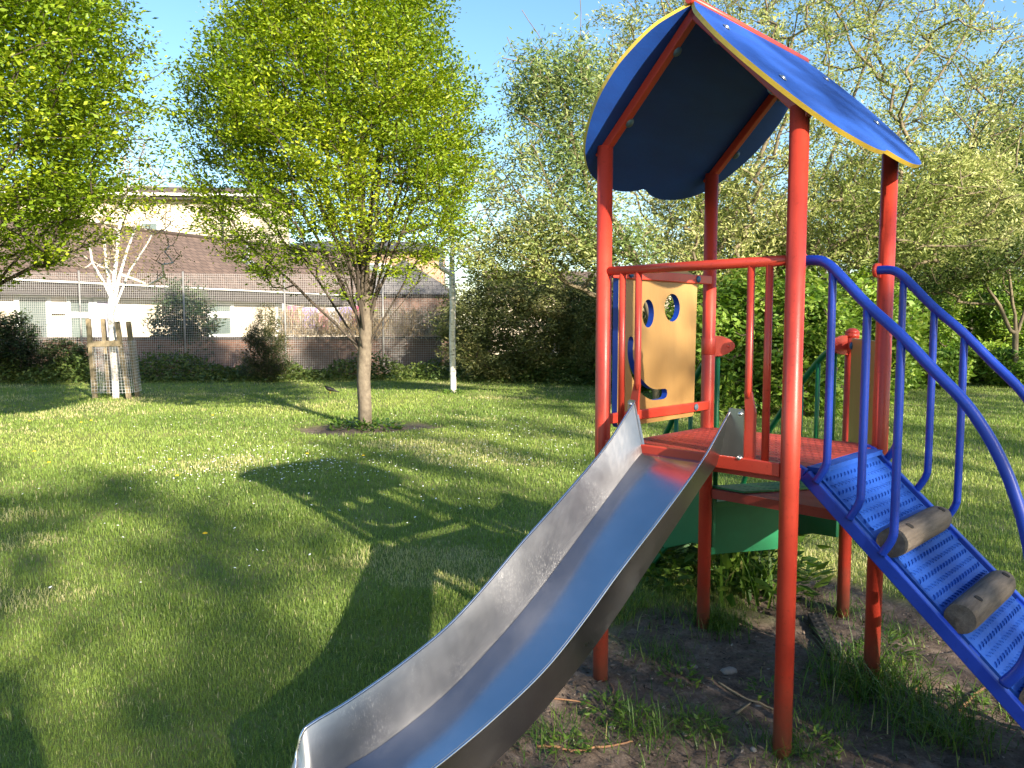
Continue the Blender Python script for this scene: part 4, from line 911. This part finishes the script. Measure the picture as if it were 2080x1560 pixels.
for k in range(npan):
    x0 = FL * k / npan + .03; x1 = FL * (k + 1) / npan - .03
    xs = np.arange(x0, x1, .052); zs = np.arange(.08, FH, .20); zs2 = np.arange(.08, FH, .066)
    V = []; F = []
    def wire(a, c, w):
        a = np.array(a); c = np.array(c); d = c - a; u = np.array([0, w, 0.]); v = np.array([w, 0, 0.]) if abs(d[2]) > abs(d[0]) else np.array([0, 0, w])
        o = len(V) * 1; 
        for p in (a, c):
            for s_, t_ in ((-1, -1), (1, -1), (1, 1), (-1, 1)): V.append(p + u * s_ / 2 + v * t_ / 2)
        for j in range(4): F.append((o + j, o + (j + 1) % 4, o + 4 + (j + 1) % 4, o + 4 + j))
    for x in xs: wire((x, 0, .05), (x, 0, FH), .0042)
    for z in zs2: wire((x0, -.006, z), (x1, -.006, z), .0042)
    link('mesh_panel', np_mesh('mesh_panel', V, F), FENCE, fen)
# washing on a line
line = thing('washing_line', 'washing line between two thin posts behind the mesh fence', 'washing line', (at(575, 640, 25.6).x, 25.6, 0), R(7))
LL = at(735, 640, 25.6).x - at(575, 640, 25.6).x
for x in (0, LL):
    b = MB(); b.tube([(x, 0, 0), (x, 0, 2.25)], .025, 8); b.build('post', LEAD, line)
b = MB(); b.tube([(LL * t, 0, 2.22 - .12 * 4 * t * (1 - t)) for t in np.linspace(0, 1, 12)], .006, 5); b.build('line', WHITE, line)
for t, w, h, c, nm, lb in ((.12, .35, .55, (.45, .10, .18), 'washed_shirt', 'dark pink shirt hanging leftmost on the washing line'), (.33, .5, .7, (.30, .22, .55), 'washed_towel', 'purple towel hanging on the washing line'), (.50, .3, .75, (.65, .28, .30), 'washed_cloth', 'pink cloth hanging mid washing line'),
                           (.62, .34, .62, (.75, .73, .75), 'washed_sheet', 'white sheet hanging on the washing line'), (.78, .4, .5, (.22, .18, .42), 'washed_shirt', 'dark blue shirt hanging on the washing line'), (.92, .3, .8, (.5, .08, .16), 'washed_trousers', 'red trousers hanging rightmost on the washing line')):
    V = []; F = []; nx, nz = 8, 6
    for i in range(nx + 1):
        for j in range(nz + 1): x = (i / nx - .5) * w * (1 + .12 * j / nz); V.append((x, .03 * math.sin(i * 1.7 + t * 9) * (.3 + j / nz), -j / nz * h - .01 * math.sin(i * 2)))
    for i in range(nx):
        for j in range(nz): a = i * (nz + 1) + j; F.append((a, a + nz + 1, a + nz + 2, a + 1))
    Vv = V + [(v[0], v[1] + .006, v[2]) for v in V]; o = len(V); Ff = F + [tuple(o + k for k in reversed(f)) for f in F]
    ob = link(nm, np_mesh(nm, Vv, Ff, True), mat('cloth_' + nm, c, None, .85)); p = line.location; ob.location = (p.x + LL * t * math.cos(R(7)), p.y + LL * t * math.sin(R(7)), 2.215 - .48 * t * (1 - t)); ob.rotation_euler.z = R(7)
    tag(ob, lb, 'laundry', 'washing on the line')
# dry climbing stems on the far side of the fence
def dry():
    r = np.random.default_rng(85); n = 5000; px = r.uniform(570, 930, n); Yv = r.normal(24.0, .25, n); X = (px - 1040) / FPX * Yv; z = 1.15 + r.random(n) ** 1.5 * .75
    D = unit(np.stack([r.normal(0, .5, n), r.normal(0, .4, n), r.normal(.8, .5, n)], 1)); V, F = leaves_arrays(np.stack([X, Yv, z], 1), D, unit(r.normal(0, 1, (n, 3))), r.uniform(.15, .4, n), r.uniform(.012, .03, n))
    return np_mesh('dry_grass', V, F, False, clump_rnd(V, F, 1.5, 86, .7, r))
tag(link('dry_grass', dry(), L_DRY), 'dry straw coloured stems above the brick garden wall', 'dry grass', kind='stuff')

# ------------------------------------------------------------------ grass, flowers, weeds, litter
def grass():
    r = np.random.default_rng(90); n = 720000
    th = r.uniform(-.68, .70, n); lo, hi = math.log(1.15), math.log(26); d = np.exp(r.uniform(lo, hi, n)); d = np.where(r.random(n) < .12, np.exp(r.uniform(lo, math.log(4.5), n)), d)
    x = np.sin(th) * d; y = np.cos(th) * d; q = dirt(x, y); tuft = fbm(x, y, 5, 92, 2); keep = r.random(n) < np.where(q > .5, .03 * (tuft > .6), 1 - q * .9)
    x, y, d, q = x[keep], y[keep], d[keep], q[keep]; n = len(x); z = gz(x, y)
    sc = np.clip(d / 3.2, .55, 4.5); patch = fbm(x, y, .55, 93, 4); long_ = fbm(x, y, 1.7, 94, 3)
    h = (.018 + .026 * r.random(n) ** 1.4 + .016 * np.clip((long_ - .45) * 3, 0, 1)) * np.clip(.75 + .25 * sc, .8, 1.5); w = .0026 * sc * r.uniform(.7, 1.3, n)
    az = r.random(n) * 2 * np.pi; lean = r.uniform(.1, .9, n); dx, dy = np.cos(az), np.sin(az); sx, sy = -dy, dx
    B0 = np.stack([x, y, z - .006], 1); S_ = np.stack([sx, sy, 0 * sx], 1) * (w / 2)[:, None]
    M1 = B0 + np.stack([dx * lean * h * .3, dy * lean * h * .3, h * .6], 1); T1 = B0 + np.stack([dx * lean * h, dy * lean * h, h * (1.0 - lean * .35)], 1)
    V = np.stack([B0 - S_, B0 + S_, M1 + S_ * .8, M1 - S_ * .8, T1], 1); o = np.arange(n)[:, None] * 5
    F = np.concatenate([o + [0, 1, 2], o + [0, 2, 3], o + [3, 2, 4]], 1).reshape(-1, 3)
    c = np.clip((patch - .3) * 1.9, 0, 1) * .5 + r.random(n) * .42 + .04; dry_ = fbm(x, y, .8, 96, 4); c = np.where(r.random(n) < .03, .97, c); c = np.where((dry_ > .65) & (r.random(n) < np.clip((dry_ - .65) * 9, 0, .6)), .86 + .14 * r.random(n), c)
    return np_mesh('grass', V.reshape(-1, 3), F, False, np.repeat(np.clip(c, 0, 1), 3))
tag(link('lawn_grass', grass(), L_GRASS), 'short mown green grass covering the lawn', 'grass', kind='stuff')
# daisies in drifts
def daisies():
    r = np.random.default_rng(97); P = []
    for cx, cy_, n, sx, sy in ((560, 945, 330, 150, 24), (640, 925, 90, 220, 30), (1080, 915, 140, 90, 40), (900, 880, 90, 180, 30), (820, 960, 60, 140, 60), (300, 1000, 40, 250, 120), (560, 800, 60, 400, 20), (450, 860, 70, 250, 30)):
        for _ in range(n):
            px, py = r.normal(cx, sx), r.normal(cy_, sy); py = max(py, 772); Yd = CAMH / ((py - 658) / FPX); p = at(px, py, Yd); P.append((p.x, p.y))
    P = np.array(P); P = P[dirt(P[:, 0], P[:, 1]) < .4]; z = gz(P[:, 0], P[:, 1]) + .045; b = MB()
    for (x, y), zz in zip(P, z):
        s = .0075 + .0025 * r.random(); t = r.normal(0, .25, 2)
        b.add([(x + s * math.cos(k * 1.047), y + s * math.sin(k * 1.047), zz + s * (math.cos(k * 1.047) * t[0] + math.sin(k * 1.047) * t[1])) for k in range(6)] + [(x, y, zz + .004)], [(k, (k + 1) % 6, 6) for k in range(6)])
    return b.build('daisies', mat('daisy_petal', (.82, .82, .78), (.75, .75, .7), .7))
tag(daisies(), 'drifts of tiny white daisies in the lawn', 'daisies', kind='stuff')
DANDY = mat('dandelion_petal', (.75, .5, .01), (.65, .4, .01), .7); STEMG = mat('stem_green', (.10, .16, .03), None, .6)
d0 = None
for i, (px, py, lb) in enumerate(((417, 1105, 'yellow dandelion alone in the lit grass nearest the camera'), (738, 937, 'yellow dandelion at the tip of the roof shadow'), (624, 932, 'yellow dandelion among the daisies'), (345, 942, 'yellow dandelion left of the daisy drift'), (432, 848, 'yellow dandelion left of the blackbird'),
        (165, 863, 'yellow dandelion below the tree guard'), (100, 950, 'yellow dandelion in shade at left'), (60, 860, 'yellow dandelion near the left edge'), (1455, 866, 'yellow dandelion seen past the upper deck'), (360, 978, 'yellow dandelion below the daisy drift'), (70, 928, 'yellow dandelion at the left margin of the lawn'), (185, 858, 'yellow dandelion right below the guarded birch'))):
    Yd = CAMH / ((py - 658) / FPX); p = at(px, py, Yd); zz = float(gz(p.x, p.y))
    if d0 is None:
        d0 = thing('dandelion', lb, 'dandelion', (p.x, p.y, zz), 0, 'dandelions in the lawn')
        b = MB(); b.dome((0, 0, .055), .019, flat=.55, n=12, rings=3)
        b.build('flower_head', DANDY, d0); b = MB(); b.tube([(0, 0, -.02), (.003, 0, .03), (0, 0, .056)], .003, 6); b.build('stem', STEMG, d0)
    else:
        d_ = dup(d0, (p.x, p.y, zz), i * 1.0); d_['label'] = lb
# weeds and tussocks
def tussock(seed, n, L, spread, w):
    r = np.random.default_rng(seed); V = []; F = []; rn_ = []
    az = r.random(n) * 2 * np.pi; le = L * r.uniform(.45, 1.1, n); out = r.uniform(.15, 1, n) * spread; x0 = r.normal(0, .035, n) * (spread * 4); y0 = r.normal(0, .035, n) * (spread * 4)
    k = 5
    for i in range(n):
        dx, dy = math.cos(az[i]), math.sin(az[i]); o = len(V)
        for j in range(k + 1):
            t = j / k; rr_ = out[i] * le[i] * t ** 1.5 * 1.4; zz = le[i] * (t - .55 * out[i] * t * t * 1.5); ww = w * (1 - t) ** .6 * .5 + .0003
            V += [(x0[i] + dx * rr_ - dy * ww, y0[i] + dy * rr_ + dx * ww, zz - .01), (x0[i] + dx * rr_ + dy * ww, y0[i] + dy * rr_ - dx * ww, zz - .01)]
        c = np.clip(r.random() * .8 + (.2 if r.random() < .1 else 0), 0, 1)
        for j in range(k): F.append((o + 2 * j, o + 2 * j + 1, o + 2 * j + 3, o + 2 * j + 2)); rn_.append(c)
    return np_mesh('grass_tussock', V, F, True, rn_)
def leafy(seed, n, h, L, W, spread):
    r = np.random.default_rng(seed); az = r.random(n) * 2 * np.pi; rr_ = spread * np.sqrt(r.random(n)); z = h * r.random(n) ** 1.1 * (1 - .5 * rr_ / spread)
    P = np.stack([rr_ * np.cos(az), rr_ * np.sin(az), z + .005], 1); D = unit(np.stack([np.cos(az) + r.normal(0, .5, n), np.sin(az) + r.normal(0, .5, n), r.normal(.25, .35, n)], 1))
    V, F = leaves_arrays(P, D, unit(np.array([0, 0, 1]) + r.normal(0, .35, (n, 3))), L * r.uniform(.5, 1.2, n), W * r.uniform(.5, 1.2, n), .25)
    return np_mesh('leafy_weed', V, F, False, np.repeat(r.random(n), 2))
L_TUSS = leaf_mat('tussock_blade', [(0, (.03, .085, .010)), (.5, (.075, .16, .018)), (.85, (.17, .24, .04)), (1, (.40, .36, .16))], .3, .4)
L_WEED = leaf_mat('weed_leaf', [(0, (.03, .08, .012)), (.5, (.075, .15, .02)), (1, (.17, .25, .04))], .3, .45)
T1 = tussock(101, 420, .27, .9, .005); T2 = tussock(102, 190, .15, .8, .004); T3 = tussock(103, 80, .40, .55, .014)
W1 = leafy(111, 240, .34, .085, .045, .30); W2 = leafy(112, 90, .10, .05, .02, .12); W3 = leafy(113, 130, .16, .07, .02, .16); W4 = leafy(114, 260, .22, .13, .055, .42)
def ground_at(px, py):
    Yd = CAMH / ((py - 658.4) / FPX); p = at(px, py, Yd); return p.x, p.y, float(gz(p.x, p.y))
def weed(name, me, px, py, sc, rz, lb, m, cat, group):
    x, y, z = ground_at(px, py); o = link(name, me, [] if me.materials else m); o.location = (x, y, z); o.rotation_euler.z = rz; o.scale = (sc, sc, sc); return tag(o, lb, cat, group)
GT, GW = 'grass tussocks in the bare soil', 'leafy weeds round the climbing frame'
for me, px, py, sc, lb in ((T1, 1760, 1400, 1.0, 'large dark grass tussock in shade under the log ramp'), (T1, 1905, 1500, .8, 'bright grass tussock lit by sun at lower right'), (T2, 1705, 1240, .9, 'small grass tuft at the foot of the short capped post'), (T2, 1415, 1265, 1.2, 'dark grass tuft at the foot of the shaded rear post'),
        (T2, 1330, 1340, .8, 'sunlit grass tuft right of the front left post'), (T2, 1120, 1520, .8, 'grass tuft beside the slide end'), (T2, 1430, 1490, .7, 'small sunny grass tuft left of the nearest red post'), (T1, 1465, 1275, .55, 'dark tussock right of the shaded rear post'), (T2, 2060, 1450, .9, 'grass tuft under the ramp edge at right'), (T2, 1770, 1365, 1.1, 'grass tuft at the base of the right rear post'),
        (T2, 1240, 1250, 1.1, 'grass tuft under the middle of the slide'), (T2, 1690, 1480, .8, 'grass tuft just right of the nearest red post'), (T2, 1830, 1290, .7, 'grass tuft on the sunny soil right of the rear post'), (T2, 1310, 1500, 1.0, 'spiky grass tuft beside the tall leafy weed'), (T2, 1600, 1555, .8, 'grass tuft at the bottom edge below the nearest post')):
    weed('grass_tussock', me, px, py, sc, px * .37, lb, L_TUSS, 'grass tussock', GT)
weed('long_leaved_weed', T3, 1515, 1210, 1.4, 1, 'tall strap leaved weed in front of the green steps', L_TUSS, 'weed', GW)
for me, px, py, sc, lb in ((W1, 1500, 1200, 1.5, 'broad leaved weeds growing against the green steps'), (W1, 1400, 1195, 1.0, 'dark broad leaved weeds beside the shaded rear post'), (W1, 1560, 1190, .9, 'leafy weeds behind the nearest red post'), (W1, 1330, 1180, .7, 'leafy weeds under the upper slide'), (W3, 1290, 1490, .55, 'upright leafy weed in the soil below the slide'),
        (W2, 1420, 1500, .8, 'flat small weed in sun left of the nearest post'), (W2, 1230, 1460, .8, 'tiny weed beside the orange root'), (W3, 1800, 1340, .8, 'small leafy weed at the right rear post'), (W2, 1650, 1540, .8, 'mossy weed at the bottom edge'), (W2, 1150, 1540, .7, 'small weed at the slide end'), (W2, 1380, 1390, .8, 'small weed among the shaded soil'), (W2, 1560, 1420, .7, 'small weed left of the nearest red post'), (W2, 1960, 1440, .7, 'small weed under the log ramp')):
    weed('leafy_weed', me, px, py, sc, px * .21, lb, L_WEED, 'weed', GW)
for px, py, sc, lb in ((715, 866, 1.05, 'dock leaves left of the middle tree trunk'), (770, 870, 1.0, 'dock leaves right of the middle tree trunk'), (240, 806, .9, 'weeds at the foot of the guarded birch'), (922, 800, .7, 'weeds at the foot of the slim birch')):
    weed('leafy_weed', W4, px, py, sc * .8, px * .2, lb, L_WEED, 'weed', 'weeds at the tree trunks')
# litter on the soil: wood chips, stones, sticks
def chips():
    r = np.random.default_rng(120); n = 17000; x = r.uniform(-1.2, 3.6, n); y = r.uniform(1.4, 5.5, n); k = dirt(x, y) > .6; x, y = x[k], y[k]; n = len(x); z = gz(x, y) + .004
    D = unit(np.stack([r.normal(0, 1, n), r.normal(0, 1, n), r.normal(0, .25, n)], 1)); V, F = leaves_arrays(np.stack([x, y, z], 1), D, unit(np.array([0, 0, 1]) + r.normal(0, .35, (n, 3))), r.uniform(.008, .035, n), r.uniform(.004, .012, n), .3)
    return np_mesh('wood_chips', V, F, False, np.repeat(r.random(n), 2))
tag(link('wood_chips', chips(), leaf_mat('wood_chip', [(0, (.03, .022, .016)), (.6, (.10, .07, .05)), (.9, (.2, .15, .11)), (1, (.35, .3, .25))], 0, .9)), 'scattered wood chips and crumbs on the bare soil', 'wood chips', kind='stuff')
STONE = mat('stone', (.30, .27, .24), (.18, .16, .14), .9, scale=30, bmp=.4); ROOT = mat('root_bark', (.30, .16, .08), (.2, .10, .05), .85, scale=30, bmp=.3)
def pebble(seed, s):
    r = random.Random(seed); bm = bmesh.new(); bmesh.ops.create_icosphere(bm, subdivisions=2, radius=s)
    for v in bm.verts: v.co *= 1 + r.uniform(-.18, .18); v.co.z *= .6; v.co.y *= .7
    me = bpy.data.meshes.new('stone'); bm.to_mesh(me); bm.free(); me.polygons.foreach_set('use_smooth', [True] * len(me.polygons)); return me
for i, (px, py, s, lb) in enumerate(((1480, 1370, .035, 'long flat stone in the shaded soil'), (1243, 1490, .022, 'small stone beside the leafy weed'), (1390, 1508, .014, 'tiny pale stone left of the nearest post'), (1410, 1362, .016, 'small stone in the shade under the deck'), (1377, 1389, .013, 'small stone by the post shadow'), (1530, 1548, .014, 'pebble at the bottom edge below the post'), (1700, 1552, .012, 'pale pebble at lower right'), (1660, 1390, .011, 'pebble right of the nearest red post'))):
    x, y, z = ground_at(px, py); o = link('stone', pebble(i, s), STONE); o.location = (x, y, z + s * .25); o.rotation_euler.z = i; tag(o, lb, 'stone', 'stones on the bare soil')
def stick(pxs, r0, name, lb, m):
    pts = [Vector(ground_at(*q)) + Vector((0, 0, r0 * .8)) for q in pxs]; pts = catmull([tuple(p) for p in pts], 6)
    for p in pts: p.z = max(p.z, float(gz(p.x, p.y)) + r0 * .6)
    b = MB(); b.tube(pts, [r0 * (1 - .5 * i / len(pts)) for i in range(len(pts))], 8); tag(b.build(name, m), lb, 'stick', 'roots and sticks on the soil')
stick([(1090, 1540), (1160, 1543), (1230, 1542), (1285, 1530)], .006, 'exposed_root', 'orange brown root curving across the soil by the slide end', ROOT)
stick([(1120, 1440), (1180, 1438), (1210, 1452)], .004, 'stick', 'thin brown twig on the soil near the slide', ROOT)
stick([(1240, 1400), (1246, 1420), (1236, 1440)], .004, 'stick', 'short curved twig below the front left post', ROOT)
stick([(1460, 1395), (1510, 1425), (1570, 1450)], .006, 'stick', 'long grey stick left of the nearest red post', STAKE)
stick([(1495, 1460), (1525, 1440)], .006, 'stick', 'short pale stick by the long grey stick', STAKE)
stick([(1945, 1455), (1990, 1415), (2010, 1408)], .008, 'exposed_root', 'brown root under the log ramp', ROOT)
stick([(1850, 1410), (1870, 1398), (1862, 1390)], .006, 'exposed_root', 'short hooked root right of the large tussock', ROOT)
# rubber mat with knobbed edge, half buried
RUB = mat('black_rubber', (.022, .021, .02), (.014, .013, .012), .8, scale=30, bmp=.3)
c0 = Vector(ground_at(1640, 1262)); c1 = Vector(ground_at(1680, 1345)); c2 = Vector(ground_at(1708, 1338)); c3 = Vector(ground_at(1668, 1258))
rm_ = thing('rubber_mat', 'half buried black rubber mat with knobbed edge beside the rear posts', 'rubber mat', (0, 0, 0))
b = MB(); b.prism([(c0.x, c0.y, -.04), (c1.x, c1.y, -.04), (c2.x, c2.y, -.04), (c3.x, c3.y, -.04)], (0, 0, .045)); b.build('mat', RUB, rm_, 1, .004)
b = MB()
for i in range(9):
    p = c0.lerp(c1, (i + .5) / 9); q = c3.lerp(c2, (i + .5) / 9); d = (q - p).normalized()
    for j in range(2): o = p + d * (.03 + j * .04); b.tube([(o.x, o.y, -.02), (o.x, o.y, .012)], .009, 8)
b.build('knobs', RUB, rm_)
# blackbird
bb = thing('blackbird', 'small black bird standing on the lawn near the middle tree', 'bird', (*ground_at(671, 803)[:2], ground_at(671, 803)[2]), R(200))
FEATH = mat('black_feather', (.012, .011, .010), None, .6); BEAK = mat('yellow_beak', (.6, .35, .03), None, .5)
b = MB(); b.tube([(-.19, 0, .045), (-.15, 0, .055), (-.10, 0, .075), (-.06, 0, .092), (-.01, 0, .108), (.04, 0, .122), (.068, 0, .140), (.082, 0, .160), (.096, 0, .172), (.112, 0, .174), (.124, 0, .172)], [.012, .016, .022, .036, .046, .044, .034, .026, .024, .018, .006], 12); b.build('body', FEATH, bb)
b = MB(); b.tube([(.118, 0, .172), (.145, 0, .168)], [.007, .001], 8); b.build('beak', BEAK, bb)
for sy in (-.018, .018):
    b = MB(); b.tube([(.0, sy, .075), (.005, sy, .035), (.0, sy, .0)], .0035, 6); b.tube([(0, sy, .003), (.03, sy, .003)], .003, 5); b.build('leg', BEAK, bb)
    
# ------------------------------------------------------------------ trees behind the photographer, whose shade dapples the lawn
ts = (math.sin(SUN_AZ), math.cos(SUN_AZ))
sw, sl2 = round_tree(151, 13, 3.3, 9.4, 15, 330, .22, .09)
for i, (k, t, sc, rz) in enumerate(((-11, 22, 1.0, .4), (-4.9, 20, .85, 2.0), (2.9, 23, .95, 3.0), (8.6, 21, 1.0, 4.4), (15.5, 22, 1.1, 5.2), (-2.4, 30, (1.0, 1.0, 1.15), 1.0))):
    x = -2 + ts[0] * t + .83 * k; y = 7 + ts[1] * t + .56 * k
    place_tree('shade_tree', 'leafy tree behind the camera shading the %s of the lawn' % ('far left', 'near left', 'middle', 'right', 'far right', 'back', 'back right')[i], 'tree', (x, y, 0), rz, sw, sl2, BARK_DARK, L_MID, sc, 'trees behind the camera')

# ------------------------------------------------------------------ the photographer, standing behind the camera; the shadow falls at the lower left
def person():
    root = thing('person', 'person standing behind the camera in dark jacket, shadow at lower left of lawn', 'person', (-.10, -.10, 0), 0)
    root.scale = (1.07, 1.07, 1.07)
    def skin(name, V, E, Rr, m, parent):
        me = bpy.data.meshes.new(name); me.from_pydata(V, E, []); o = bpy.data.objects.new(name, me); C.objects.link(o)
        sm = o.modifiers.new('skin', 'SKIN'); sm.use_smooth_shade = True
        for i, q in enumerate(me.skin_vertices[0].data): q.radius = (Rr[i], Rr[i]); q.use_root = i == 0
        o.modifiers.new('sub', 'SUBSURF').levels = 1
        dg = bpy.context.evaluated_depsgraph_get(); m2 = bpy.data.meshes.new_from_object(o.evaluated_get(dg)); bpy.data.objects.remove(o)
        m2.name = name; m2.materials.clear(); return link(name, m2, m, parent)
    V = [(0, 0, .98), (0, -.01, 1.15), (0, 0, 1.32), (0, 0, 1.45), (0, .01, 1.53), (0, .03, 1.62), (0, .03, 1.72)]; Rr = [.19, .18, .19, .12, .06, .088, .078]; E_ = [(i, i + 1) for i in range(6)]
    def chain(start, pts, rad):
        p = start
        for q, r in zip(pts, rad): V.append(q); Rr.append(r); E_.append((p, len(V) - 1)); p = len(V) - 1
        return p
    for sx in (-1, 1):
        chain(0, [(sx * .10, 0, .90), (sx * .11, .01, .50), (sx * .12, -.02, .10), (sx * .13, .10, .035)], [.09, .06, .042, .035])
        h = chain(3, [(sx * .18, 0, 1.43), (sx * .24 - .0, .02, 1.20), (.06 + sx * .09, .08, 1.42), (.08 + sx * .04, .09, 1.50)], [.075, .055, .038, .030])
        x, y, z = V[h]
        for k in range(4): chain(h, [(x + sx * .012, y + .012, z + .03 - k * .014), (x - sx * .01, y + .022, z + .045 - k * .014)], [.009, .008])
        chain(h, [(x, y - .012, z + .025), (x - sx * .018, y - .01, z + .04)], [.010, .008])
    skin('body', V, E_, Rr, mat('dark_jacket', (.05, .06, .09), (.03, .04, .06), .85), root)
    b = MB(); b.dome((0, .015, 1.69), .098, (0, -.15, 1), 1.0, 16, 5); b.build('hair', mat('brown_hair', (.06, .04, .025), None, .7), root)
person()
